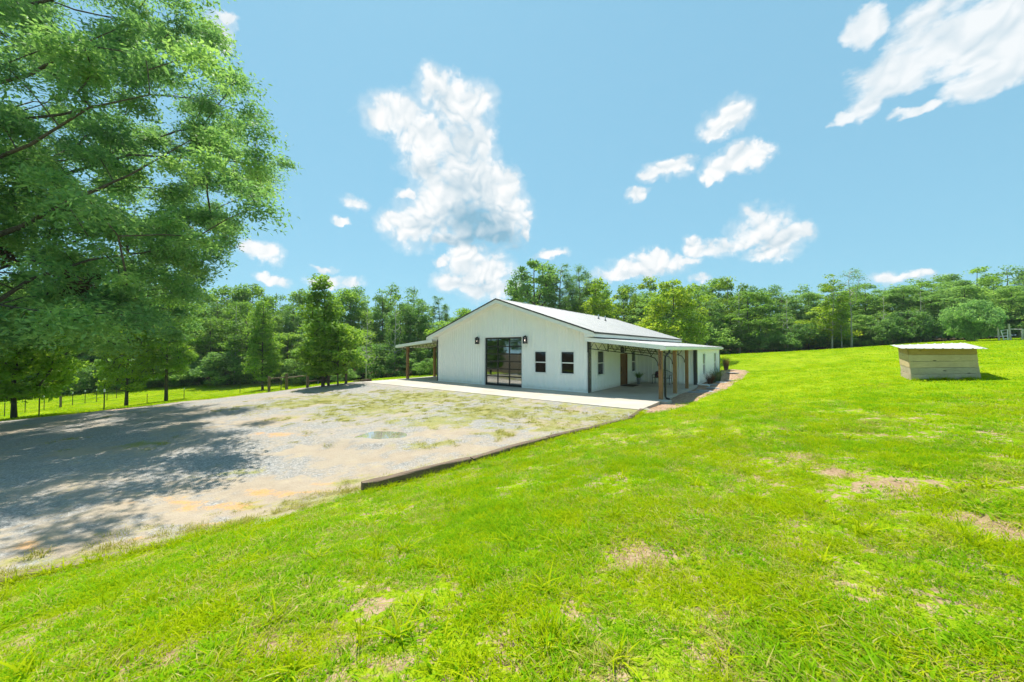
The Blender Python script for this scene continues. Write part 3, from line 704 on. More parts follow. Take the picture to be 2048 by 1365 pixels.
# glass garage door
gd = MB(); nC, nR = 3, 6; gw = (GD[1]-GD[0]); gh = GD[3]
def gx_(i): return GD[0]+.10+(gw-.20)*i/nC
def gz_(j): return .13+(gh-.23)*j/nR
mbox(gd, mF, GD[0], GD[0]+.10, -.13, -.06, 0, gh); mbox(gd, mF, GD[1]-.10, GD[1], -.13, -.06, 0, gh)
mbox(gd, mF, GD[0]+.10, GD[1]-.10, -.13, -.06, 0, .13); mbox(gd, mF, GD[0]+.10, GD[1]-.10, -.13, -.06, gh-.10, gh)
gdo = gd.build('garage_door', M['black'], HS)
for j in range(1, nR):
    mb = MB(); mbox(mb, mF, GD[0]+.10, GD[1]-.10, -.125, -.055, gz_(j)-.04, gz_(j)+.04); mb.build('rail', M['black'], gdo)
for i in range(1, nC):
    for j in range(nR):
        mb = MB(); mbox(mb, mF, gx_(i)-.035, gx_(i)+.035, -.12, -.062, gz_(j)+(.04 if j else 0), gz_(j+1)-(.04 if j < nR-1 else 0)); mb.build('stile', M['black'], gdo)
for i in range(nC):
    for j in range(nR):
        mb = MB(); mbox(mb, mF, gx_(i)+(.035 if i else 0), gx_(i+1)-(.035 if i < nC-1 else 0), -.098, -.090, gz_(j)+(.04 if j else 0), gz_(j+1)-(.04 if j < nR-1 else 0)); mb.build('pane', M['dglass'], gdo)
# front door
d0, d1, dz = sideops[1][0], sideops[1][1], sideops[1][3]
fd = MB(); mbox(fd, mS, d0, d0+.14, -.14, .02, 0, dz); mbox(fd, mS, d1-.10, d1, -.14, .02, 0, dz); mbox(fd, mS, d0+.14, d1-.10, -.14, .02, dz-.10, dz)
fdo = fd.build('front_door', M['door_wood'], HS)
mb = MB(); mbox(mb, mS, d0+.14, d1-.10, -.11, -.06, .01, dz-.10); mb.build('door_leaf', M['door_wood'], fdo)
for k in range(4):
    a = d0+.24+k*.245
    mb = MB(); mbox(mb, mS, a, a+.19, -.058, -.040, .75, dz-.22); mb.build('door_board', M['door_wood'], fdo)
mb = MB(); mbox(mb, mS, d0+.24, d1-.2, -.058, -.040, .14, .62); mb.build('door_board', M['door_wood'], fdo)
mb = MB(); mbox(mb, mS, d0+.20, d0+.26, -.036, -.015, .86, 1.28); mb.tube([(-.0, d0+.23, .95), (.055, d0+.23, .98), (.055, d0+.23, 1.2), (-.0, d0+.23, 1.23)], .014, 6); mb.build('handle', M['black'], fdo)
# roof
rf = MB()
for s in (-1, 1):
    Xe = MID+s*(WID/2+OHS)
    rf.hexa([(MID,-OHF,RIDGE-.10),(Xe,-OHF,EAVE-.10),(Xe,LEN+.6,EAVE-.10),(MID,LEN+.6,RIDGE-.10),(MID,-OHF,RIDGE-.012),(Xe,-OHF,EAVE-.012),(Xe,LEN+.6,EAVE-.012),(MID,LEN+.6,RIDGE-.012)])
rfo = rf.build('roof', M['roof'], HS)
npan = 23; pw = (LEN+.6+OHF)/npan; sl_ = math.hypot(WID/2+OHS, RIDGE-EAVE)
pm = MB(); prof_ = []
for k in range(4):
    c = (k+.5)*pw/4; prof_ += [(c-.04, 0), (c-.018, .022), (c+.018, .022), (c+.04, 0)]
prof_ = [(0, 0)]+prof_+[(pw, 0)]
for (a, ha), (b, hb) in zip(prof_[:-1], prof_[1:]):
    pm.quad((0, a, ha), (sl_+.03, a, ha), (sl_+.03, b, hb), (0, b, hb))
pme = pm.mesh('roof_panel', M['roof'])
for s in (1, -1):
    for k in range(npan):
        o = bpy.data.objects.new('roof_panel', pme); link(o, rfo)
        ang = math.atan2(RIDGE-EAVE, WID/2+OHS)
        if s == 1: o.location = (MID, -OHF+k*pw, RIDGE); o.rotation_euler = (0, ang, 0)
        else: o.location = (MID, -OHF+(k+1)*pw, RIDGE); o.rotation_euler = (0, ang, math.pi)
cap = MB()
for s in (-1, 1): cap.quad((MID,-OHF-.02,RIDGE+.035),(MID+s*.22,-OHF-.02,RIDGE-.22*SLOPE+.03),(MID+s*.22,LEN+.62,RIDGE-.22*SLOPE+.03),(MID,LEN+.62,RIDGE+.035))
cap.build('ridge_cap', M['roof'], rfo)
# rake: dark drip edge over white board, sloping soffit
for s in (-1, 1):
    Xe = MID+s*(WID/2+OHS+.02); zr = roofz(MID+s*(WID/2+OHS))
    def sl(x, d): return (RIDGE-SLOPE*abs(x-MID))+d
    def strip(y0, y1, d0_, d1_, mat, nm):
        MB().hexa([(MID,y0,sl(MID,d0_)),(Xe,y0,sl(Xe,d0_)),(Xe,y1,sl(Xe,d0_)),(MID,y1,sl(MID,d0_)),(MID,y0,sl(MID,d1_)),(Xe,y0,sl(Xe,d1_)),(Xe,y1,sl(Xe,d1_)),(MID,y1,sl(MID,d1_))]).build(nm, M[mat], HS)
    strip(-OHF-.05, -OHF-.004, -.055, .03, 'bronze', 'rake_trim')
    strip(-OHF-.03, -OHF-.003, -.27, -.057, 'white_trim', 'rake_board')
    Xw = MID+s*(WID/2)
    MB().hexa([(MID,-OHF,sl(MID,-.26)),(Xw,-OHF,sl(Xw,-.26)),(Xw,.0,sl(Xw,-.26)),(MID,.0,sl(MID,-.26)),(MID,-OHF,sl(MID,-.235)),(Xw,-OHF,sl(Xw,-.235)),(Xw,.0,sl(Xw,-.235)),(MID,.0,sl(MID,-.235))]).build('gable_soffit', M['soffit'], HS)
    # boxed eave
    xa, xb = (0.02, OHS) if s == 1 else (-WID-OHS, -WID-.02)
    bz0 = 3.13 if s == 1 else 3.16
    MB().hexa([(xa,-OHF,bz0),(xb,-OHF,bz0),(xb,LEN+.55,bz0),(xa,LEN+.55,bz0),(xa,-OHF,sl(xa,-.11)),(xb,-OHF,sl(xb,-.11)),(xb,LEN+.55,sl(xb,-.11)),(xa,LEN+.55,sl(xa,-.11))]).build('eave_box', M['white_trim'], HS)
    xe0, xe1 = (OHS+.003, OHS+.06) if s == 1 else (-WID-OHS-.06, -WID-OHS-.003)
    MB().box(xe0, xe1, -OHF-.04, LEN+.6, EAVE-.105, EAVE-.018).build('eave_trim', M['bronze'], HS)
# vent pipes
for (px, py, h) in ((-4.41, 11.66, .42), (-3.86, 11.87, .46)):
    zb = roofz(px); v = MB().tube([(px, py, zb-.05), (px, py, zb+h)], .055, 10); vo = v.build('vent_pipe', M['galv'], HS)
    MB().lathe([(.14, 0), (.07, .10), (.058, .14)], 12, (px, py, zb+.0)).build('pipe_boot', M['bronze'], vo)
# lean-to porches
def leanto(x0, z0_, x1, z1_, y0, y1, nm):
    n = 24; r = MB(); wdt = (y1-y0)/n
    r.hexa([(x0,y0,z0_-.09),(x1,y0,z1_-.09),(x1,y1,z1_-.09),(x0,y1,z0_-.09),(x0,y0,z0_-.01),(x1,y0,z1_-.01),(x1,y1,z1_-.01),(x0,y1,z0_-.01)])
    o = r.build('porch_roof', M['roof'], HS)
    dx = .12*(1 if x1 > x0 else -1); dzz = (z1_-z0_)/(x1-x0)*dx*.4
    for k in range(n):
        p = MB(); a0 = y0+k*wdt; pr = [(0, 0)]
        for j in range(3):
            c = (j+.5)*wdt/3; pr += [(c-.04, 0), (c-.018, .022), (c+.018, .022), (c+.04, 0)]
        pr.append((wdt, 0))
        for (a, ha), (b, hb) in zip(pr[:-1], pr[1:]): p.quad((x0,a0+a,z0_+ha),(x1+dx*.4,a0+a,z1_+dzz+ha),(x1+dx*.4,a0+b,z1_+dzz+hb),(x0,a0+b,z0_+hb))
        p.build('roof_panel', M['roof'], o)
    MB().hexa([(x0,y0-.03,z0_-.20),(x1,y0-.03,z1_-.18),(x1,y0-.003,z1_-.18),(x0,y0-.003,z0_-.20),(x0,y0-.03,z0_+.03),(x1,y0-.03,z1_+.03),(x1,y0-.003,z1_+.03),(x0,y0-.003,z0_+.03)]).build('porch_fascia', M['white_trim'], HS)
    a, b = (x1+.003, x1+.10) if x1 > x0 else (x1-.10, x1-.003)
    MB().box(a, b, y0-.02, y1, z1_-.19, z1_-.03).build('gutter', M['white_trim'], HS)
    MB().box(min(x1, x1-dx*1.5), max(x1, x1-dx*1.5)-.004 if x1 > x0 else max(x1, x1-dx*1.5), y0, y1, z1_-.22, z1_-.095).build('edge_beam', M['soffit'], HS)
leanto(.0, 3.10, 4.16, 2.62, -.47, 20.9, 'right')
leanto(-WID-.0, 3.16, -17.0, 2.76, -.55, 9.4, 'left')
def truss(xa, xb, y, za, zb, dirn, nweb):
    """open-web steel truss from the wall (xa) to the post (xb)"""
    t = MB(); dep = .40; top = lambda s: za+(zb-za)*s-.12
    X = lambda s: xa+(xb-xa)*s
    t.tube([(X(0), y, top(0)), (X(1), y, top(1))], .022, 5)
    t.tube([(X(.02), y, top(0)-dep), (X(.86), y, top(.86)-dep*.95), (X(.95), y, top(.95)-dep*1.15), (X(.985), y, top(1)-dep*1.6), (X(.99), y, top(1)-dep*2.1)], .022, 5)
    t.tube([(X(.012), y, top(0)+.02), (X(.012), y, top(0)-dep*1.55)], .03, 5)
    for k in range(nweb):
        s0 = .05+.86*k/nweb; s1 = .05+.86*(k+.5)/nweb; s2 = .05+.86*(k+1)/nweb
        t.tube([(X(s0), y, top(s0)-dep), (X(s1), y, top(s1)-.0), (X(s2), y, top(s2)-dep)], .016, 4)
    t.tube([(X(.9), y, top(.9)-dep), (X(.97), y, top(.97))], .016, 4)
    return t.build('truss', M['black'], HS)
PY = (-.25, 2.68, 5.8)
for y in PY:
    MB().box(3.86, 4.04, y-.09, y+.09, 0, 2.50).build('porch_post', M['post'], HS)
    truss(.03, 3.86, y+.0, 3.02, 2.58, 1, 7)
for y in (0.0, 2.9, 6.0, 9.0):
    MB().box(-16.29, -16.11, y-.09, y+.09, 0, 2.62).build('porch_post', M['post'], HS)
    truss(-WID-.03, -16.11, y, 3.06, 2.76, -1, 7)
# downspouts
MB().tube([(4.2, .42, 2.48), (4.2, .42, 2.30), (4.09, .06, 2.10), (4.09, .02, 1.9), (4.09, .02, .12), (4.16, -.04, .04), (4.3, -.1, .02)], .052, 8).build('downspout', M['black'], HS)
MB().tube([(-16.5, -.2, 2.60), (-16.5, -.2, 2.48), (-16.36, -.02, 2.36), (-16.36, 0, 2.2), (-16.36, 0, .1)], .045, 8).build('downspout', M['black'], HS)
MB().tube([(4.02, 8.72, .10), (4.15, 8.70, .03), (4.75, 8.55, .02), (4.82, 8.54, -.04)], .045, 8).build('drain_elbow', M['white_trim'], HS)
# wall lanterns and porch lamp
def lantern(f, u, z, s=1.0):
    a = MB(); mbox(a, f, u-.07*s, u+.07*s, 0, .03, z+.05*s, z+.30*s)
    a.tube([f(u, .02, z+.36*s), f(u, .12*s, z+.46*s), f(u, .20*s, z+.42*s)], .014, 6)
    cz = z; 
    for du, do in ((-.11, .09), (.11, .09), (-.11, .31), (.11, .31)): mbox(a, f, u+du*s-.012, u+du*s+.012, do*s-.012, do*s+.012, cz-.10*s, cz+.34*s)
    mbox(a, f, u-.13*s, u+.13*s, .07*s, .33*s, cz-.13*s, cz-.10*s); mbox(a, f, u-.14*s, u+.14*s, .06*s, .34*s, cz+.34*s, cz+.37*s); mbox(a, f, u-.07*s, u+.07*s, .13*s, .27*s, cz+.37*s, cz+.43*s)
    o = a.build('wall_lantern', M['black'], HS)
    c = f(u, .20*s, cz+.10*s); b = MB(); b.lathe([(.004, -.07*s), (.035*s, -.03*s), (.04*s, .02*s), (.018*s, .07*s), (.004, .09*s)], 10, c); b.build('bulb', M['bulb'], o, True)
    for du in (-.11, .11):
        g_ = MB(); mbox(g_, f, u+du*s-.003, u+du*s+.003, .105*s, .295*s, cz-.10*s, cz+.34*s); g_.build('pane', M['glass'], o)
lantern(mF, -8.29, 2.92, .88); lantern(mF, -4.23, 2.92, .88)
lantern(mS, 5.0, 2.32, .7)
# house number, digit below digit
def digit(ch, z):
    cu = bpy.data.curves.new('digit_'+ch, 'FONT'); cu.body = ch; cu.size = .27; cu.extrude = .006; cu.align_x = 'CENTER'
    t = bpy.data.objects.new('tmp', cu); COL.objects.link(t); bpy.context.view_layer.update()
    me = bpy.data.meshes.new_from_object(t.evaluated_get(bpy.context.evaluated_depsgraph_get())); bpy.data.objects.remove(t); bpy.data.curves.remove(cu)
    me.materials.clear(); me.materials.append(M['number'])
    o = link(bpy.data.objects.new('house_number_digit', me), HS); o.location = (3.95, -.25-.098, z); o.rotation_euler = (math.pi/2, 0, 0)
for k, ch in enumerate('2003'): digit(ch, 2.12-k*.215)

# ------------------------------------------------------------------ things on the porch and in the bed
def hw(name, X, Y, z=0, rz=0): return empty(name, h2w(X, Y)+(z,), -TH+rz)
bn = hw('metal_bench', 1.95, 7.9, 0, R(-6)); tag(bn, 'black metal garden bench with arched slatted back on the porch', 'bench')
for sx_ in (-.58, .58):
    MB().tube([(sx_*1.04, -.30, 0), (sx_, -.24, .22), (sx_, -.26, .42)], .022, 6).build('leg', M['black'], bn)
    MB().tube([(sx_*1.05, .26, 0), (sx_, .20, .25), (sx_, .18, .42), (sx_, .26, .78)], .022, 6).build('leg', M['black'], bn)
    MB().tube([(sx_, -.26, .42), (sx_*1.03, -.27, .60), (sx_*1.02, -.15, .66), (sx_, .22, .64)], .018, 6).build('armrest', M['black'], bn)
st = MB()
for k in range(7): st.box(-.58, .58, -.25+k*.068, -.25+k*.068+.045, .42, .436)
st.build('seat', M['black'], bn)
arc = [(-.58+1.16*k/16, .26+.02, .78+.20*math.sin(math.pi*k/16)) for k in range(17)]
MB().tube(arc, .02, 6).build('back_rail', M['black'], bn)
for k in range(1, 12):
    x = -.58+1.16*k/12
    MB().tube([(x, .19, .44), (x, .26, .80+.19*math.sin(math.pi*k/12)-.03)], .010, 5).build('back_slat', M['black'], bn)
pil = MB()
n = 12
for side in (-1, 1):
    base = len(pil.v)
    for a in range(n+1):
        for b in range(n+1):
            ua, ub = a/n*2-1, b/n*2-1; e = max(0, (1-ua**4)*(1-ub**4))**.6
            pil.v.append((-.26+ua*.27, .12+.07*ub*.8+side*.075*e, .66+ub*.21))
    for a in range(n):
        for b in range(n):
            q = (base+a*(n+1)+b, base+(a+1)*(n+1)+b, base+(a+1)*(n+1)+b+1, base+a*(n+1)+b+1); pil.f.append(q if side == -1 else q[::-1])
cs = pil.build('cushion', M['floral'], None, True); cs.matrix_world = Matrix.Translation(h2w(1.95, 7.9)+(0,))@Matrix.Rotation(-TH+R(-6), 4, 'Z'); tag(cs, 'pink and black floral cushion leaning on the porch bench', 'cushion')
mt = MB().box(-.42, .42, -.62, .62, .002, .022).build('door_mat', M['mat_fibre']); mt.location = h2w(.52, 5.35)+(0,); mt.rotation_euler = (0, 0, -TH); tag(mt, 'dark brown mat lying at the front door', 'doormat')

def blades(n, rad, hgt, wid, lean, rng, spread=1.0, seg=3, hv=.4):
    """tuft of tapered bent blades; returns verts, tri/quads as quads, tint"""
    V, F, T = [], [], []
    for _ in range(n):
        a = rng.uniform(0, 2*math.pi); r = rad*math.sqrt(rng.random()); bx_, by_ = r*math.cos(a), r*math.sin(a)
        d = rng.uniform(0, 2*math.pi) if rng.random() > spread else a+rng.gauss(0, .5)
        h = hgt*(1-hv+2*hv*rng.random()); ln = lean*rng.uniform(.3, 1.5); w = wid*rng.uniform(.7, 1.3)
        sx_, sy_ = -math.sin(d), math.cos(d); tw = rng.uniform(-.6, .6); sx2, sy2 = sx_*math.cos(tw)+math.cos(d)*math.sin(tw), sy_*math.cos(tw)+math.sin(d)*math.sin(tw)
        b0 = len(V)
        for k in range(seg+1):
            t = k/seg; o = ln*h*t*t; z = h*(t-.35*min(1, ln)*t*t); ww = w*(1-t)**.7*.5+.0004
            V.append((bx_+math.cos(d)*o-sx2*ww, by_+math.sin(d)*o-sy2*ww, z)); V.append((bx_+math.cos(d)*o+sx2*ww, by_+math.sin(d)*o+sy2*ww, z))
        tt = min(1, max(0, rng.gauss(.5, .22)))
        for k in range(seg): F.append((b0+2*k, b0+2*k+1, b0+2*k+3, b0+2*k+2)); T.append(tt)
    return np.array(V), np.array(F), np.array(T)
def tuft_mesh(name, mat, *a, **k):
    V, F, T = blades(*a, **k); return np_mesh(name, V, F, mat, {'tint': ('FACE', T)})
rng = random.Random(4)
pp = hw('potted_plant', .66, 6.75, 0); tag(pp, 'dark leafy plant in a tall galvanised pot beside the front door', 'potted plant')
MB().lathe([(.005, .0), (.105, .0), (.15, .44), (.16, .45), (.145, .44), (.14, .40), (.005, .40)], 20).build('pot', M['galv'], pp, True)
o = link(bpy.data.objects.new('foliage', tuft_mesh('foliage', M['leaf_dark'], 170, .10, .50, .03, .75, rng, .9)), pp); o.location = (0, 0, .38)
for (X, Y, mt_, h, lab) in ((4.62, 10.2, 'red_grass', .78, 'low reddish brown grass clump at the wing wall, nearest the porch'), (4.66, 12.4, 'blue_grass', 1.05, 'green fountain grass clump under the wing windows'), (4.62, 14.2, 'blue_grass', 1.15, 'taller green fountain grass clump behind the first green one'), (4.75, 18.2, 'red_grass', 1.15, 'tall dark red upright grass at the far corner of the wing')):
    x, y = h2w(X, Y); e_ = empty('ornamental_grass', (x, y, Hs(x, y)+.01)); tag(e_, lab, 'grass plant', 'ornamental grasses by the wing')
    link(bpy.data.objects.new('blades', tuft_mesh('blades', M[mt_], 260, .16, h, .014, .55 if X != 4.75 else .3, rng, .9)), e_)
for k, (X, Y, a, l, w) in enumerate(((4.75, 4.4, .1, .95, .52), (5.25, 5.0, -.1, 1.0, .5), (4.85, 6.2, .15, .9, .5), (5.3, 7.3, 0, 1.0, .55), (4.95, 9.0, -.15, .9, .5), (5.45, 10.2, .1, 1.0, .5), (5.2, 12.2, .05, .95, .55), (5.6, 14.4, -.1, 1., .5), (5.35, 17.0, .1, 1., .55), (5.5, 19.6, 0, 1.1, .55))):
    x, y = h2w(X, Y); m_ = MB(); rr = random.Random(k); n = 14
    ring = [(l*.5*(abs(math.cos(t))**.45)*math.copysign(1, math.cos(t))*rr.uniform(.92, 1.05), w*.5*(abs(math.sin(t))**.45)*math.copysign(1, math.sin(t))*rr.uniform(.92, 1.05)) for t in (2*math.pi*i/n for i in range(n))]
    m_.add([(p[0], p[1], .0) for p in ring]+[(p[0]*.97, p[1]*.97, .05) for p in ring], [tuple(range(n, 2*n))]+[(i, (i+1) % n, n+(i+1) % n, n+i) for i in range(n)])
    o = m_.build('stepping_stone', M['flag']); o.location = (x, y, Hs(x, y)+.012); o.rotation_euler = (0, 0, -TH+a)
    tag(o, 'flat grey stepping stone set in the mulch path beside the wing', 'stepping stone', 'stepping stones in the mulch bed')

# landscape timbers: rough squared, slightly sagging
def timber(p0, p1, w, h, label, seed, zoff=0.0, mat='timber', zoff1=None):
    rr = random.Random(seed); x0, y0 = p0; x1, y1 = p1; L = math.hypot(x1-x0, y1-y0); n = max(4, int(L/.25)); a = math.atan2(y1-y0, x1-x0)
    m_ = MB(); c = .018
    sec = [(-w/2+c, 0), (w/2-c, 0), (w/2, c), (w/2, h-c), (w/2-c, h), (-w/2+c, h), (-w/2, h-c), (-w/2, c)]
    z0_, z1_ = Hs(x0, y0)+zoff, Hs(x1, y1)+(zoff if zoff1 is None else zoff1)
    for i in range(n+1):
        t = i/n
        for (q, z) in sec:
            m_.v.append((t*L, q+rr.uniform(-.006, .006), z-.0+rr.uniform(-.007, .006)+(z1_-z0_)*t+.01*math.sin(t*math.pi*2+seed)))
    for i in range(n):
        for k in range(8): m_.f.append((i*8+k, i*8+(k+1) % 8, (i+1)*8+(k+1) % 8, (i+1)*8+k))
    m_.f.append(tuple(range(8))[::-1]); m_.f.append(tuple(n*8+k for k in range(8)))
    o = m_.build('landscape_timber', M[mat]); o.location = (x0, y0, z0_); o.rotation_euler = (0, 0, a)
    return tag(o, label, 'timber', 'timbers edging the gravel')
TL = [(-3.05,7.36),(-1.0,8.78),(1.0,10.35),(2.9,12.0),(4.4,13.45),(5.35,14.95)]
TLB = ['dark squared timber with its cut end showing, nearest in the gravel edging', 'second dark timber along the gravel, behind the one with the cut end', 'middle timber of the row between gravel and lawn', 'fourth weathered timber of the row, level with the turf', 'last timber of the gravel edging, at the mulch by the porch']
for k in range(5):
    (ax, ay), (bx_, by_) = TL[k], TL[k+1]; L = math.hypot(bx_-ax, by_-ay); e = .02/L
    timber((ax+(bx_-ax)*e, ay+(by_-ay)*e), (bx_-(bx_-ax)*e, by_-(by_-ay)*e), .17, .20, TLB[k], 10+k, (-.02, -.085, -.105, -.125, -.13)[k], 'timber', (-.08, -.10, -.12, -.13, -.13)[k])
for k, (a, b, lab, zo) in enumerate((((-9.4,2.75),(-6.5,4.50),'half buried timber at the lower left edge of the gravel',-.13),((-6.46,4.52),(-5.2,5.27),'sunken timber just right of the half buried one, lower left',-.13),((-5.15,5.30),(-4.4,5.95),'short sunken timber stub where the lower left edging ends',-.15))):
    timber(a, b, .16, .19, lab, 30+k, zo-.035, 'fence_pale')
timber(h2w(4.3, 22.35), h2w(6.2, 22.35), .17, .26, 'dark timber closing the far end of the mulch bed', 40, -.02)
timber(h2w(-18.8, -3.2), h2w(-16.55, -3.15), .18, .22, 'dark timber lying at the left end of the concrete apron', 41, -.02)
timber(h2w(-18.2, 10.5), h2w(-16.7, 14), .18, .2, 'weathered timber on the ground behind the left porch', 42, -.02)

# ------------------------------------------------------------------ plank animal hut on the lawn
HT = empty('animal_hut', (14.24, 12.9, 1.3)); tag(HT, 'leaning plank hut with white sheet metal roof on the lawn', 'hut')
def hv(x, y, z): return Vector((x-14.24, y-12.9, z-1.3))
UB, UD = Vector((.777, -.629, 0)), Vector((.629, .777, 0)); LEANV = Vector((-.095, .02, 0)); HW, HD = 1.55, 1.75
def hut_pt(a, d, s):
    """a along the front 0..1, d depth 0..1, s height 0..1"""
    bot = hv(14.24, 12.9, 1.34)+UB*HW*a+UD*HD*d+Vector((0, 0, .13*a+.02*d))
    topz = 2.50-1.3+.12*d
    t = hv(14.24, 12.9, 1.3)+UB*HW*a+UD*HD*d+LEANV; t.z = topz
    return bot.lerp(t, s)
def plank_wall(a0, d0, a1, d1, out, n, seed):
    rr = random.Random(seed)
    for k in range(n):
        s0, s1 = (k+.022)/n, (k+.978)/n; off = out*rr.uniform(.0, .014); j0 = rr.uniform(-.012, .012); j1 = rr.uniform(-.012, .012)
        p = [hut_pt(a0, d0, s0), hut_pt(a1, d1, s0), hut_pt(a1, d1, s1), hut_pt(a0, d0, s1)]
        ax = (p[1]-p[0]).normalized(); p[0] = p[0]-ax*j0; p[3] = p[3]-ax*j0; p[1] = p[1]+ax*j1; p[2] = p[2]+ax*j1
        th = out*.036; c = (p[0]+p[1]+p[2]+p[3])/4
        m_ = MB().hexa([p[0]+off-th-c, p[1]+off-th-c, p[1]+off-c, p[0]+off-c, p[3]+off-th-c, p[2]+off-th-c, p[2]+off-c, p[3]+off-c])
        o = m_.build('plank', M['plank_grey' if k < 2 else 'plank_new' if k == 4 else 'plank'], HT); o.location = c
plank_wall(0, 0, 1, 0, -UD, 5, 1)
plank_wall(0, .03, 0, 1, -UB, 5, 2)
plank_wall(1, .03, 1, 1, UB, 5, 3)
for (a0_, d0_, a1_, d1_, o_) in ((.01, .03, .99, .03, UD), (.03, .03, .03, .98, UB), (.97, .03, .97, .98, -UB)):
    p = [hut_pt(a0_, d0_, .02), hut_pt(a1_, d1_, .02), hut_pt(a1_, d1_, .98), hut_pt(a0_, d0_, .98)]; q = o_*.02; e = o_*.032
    MB().hexa([p[0]+q, p[1]+q, p[1]+e, p[0]+e, p[3]+q, p[2]+q, p[2]+e, p[3]+e]).build('dark_backing', M['timber'], HT)  # dark sheet added behind the planks to stand in for shade in the gaps
for a, d in ((.03, .04), (.97, .04), (.03, .97), (.97, .97)):
    m_ = MB(); p = hut_pt(a, d, .0); q = hut_pt(a, d, 1.0); m_.tube([p, q], .045, 4); m_.build('corner_stud', M['plank'], HT)
def roof_pt(a, d, up=0.0):
    p = hv(14.24, 12.9, 1.3)+LEANV+UB*(HW*a)+UD*(HD*d); p.z = 2.515-1.3+.11*d+.05*d*max(0, a)+up; return p
rs = []
for k in range(9):
    a = -.12+1.24*(k+.5)/9; rs += [(a-.016, 0), (a-.008, .018), (a+.008, .018), (a+.016, 0)]
rs = [(-.12, 0)]+rs+[(1.12, 0)]; m_ = MB(); NS = 3
for (a, ha), (b, hb) in zip(rs[:-1], rs[1:]):
    m_.quad(roof_pt(a, -.14, ha), roof_pt(b, -.14, hb), roof_pt(b, 1.12, hb), roof_pt(a, 1.12, ha))
o = m_.build('metal_roof', M['roof'], HT); sm = o.modifiers.new('thick', 'SOLIDIFY'); sm.thickness = .006

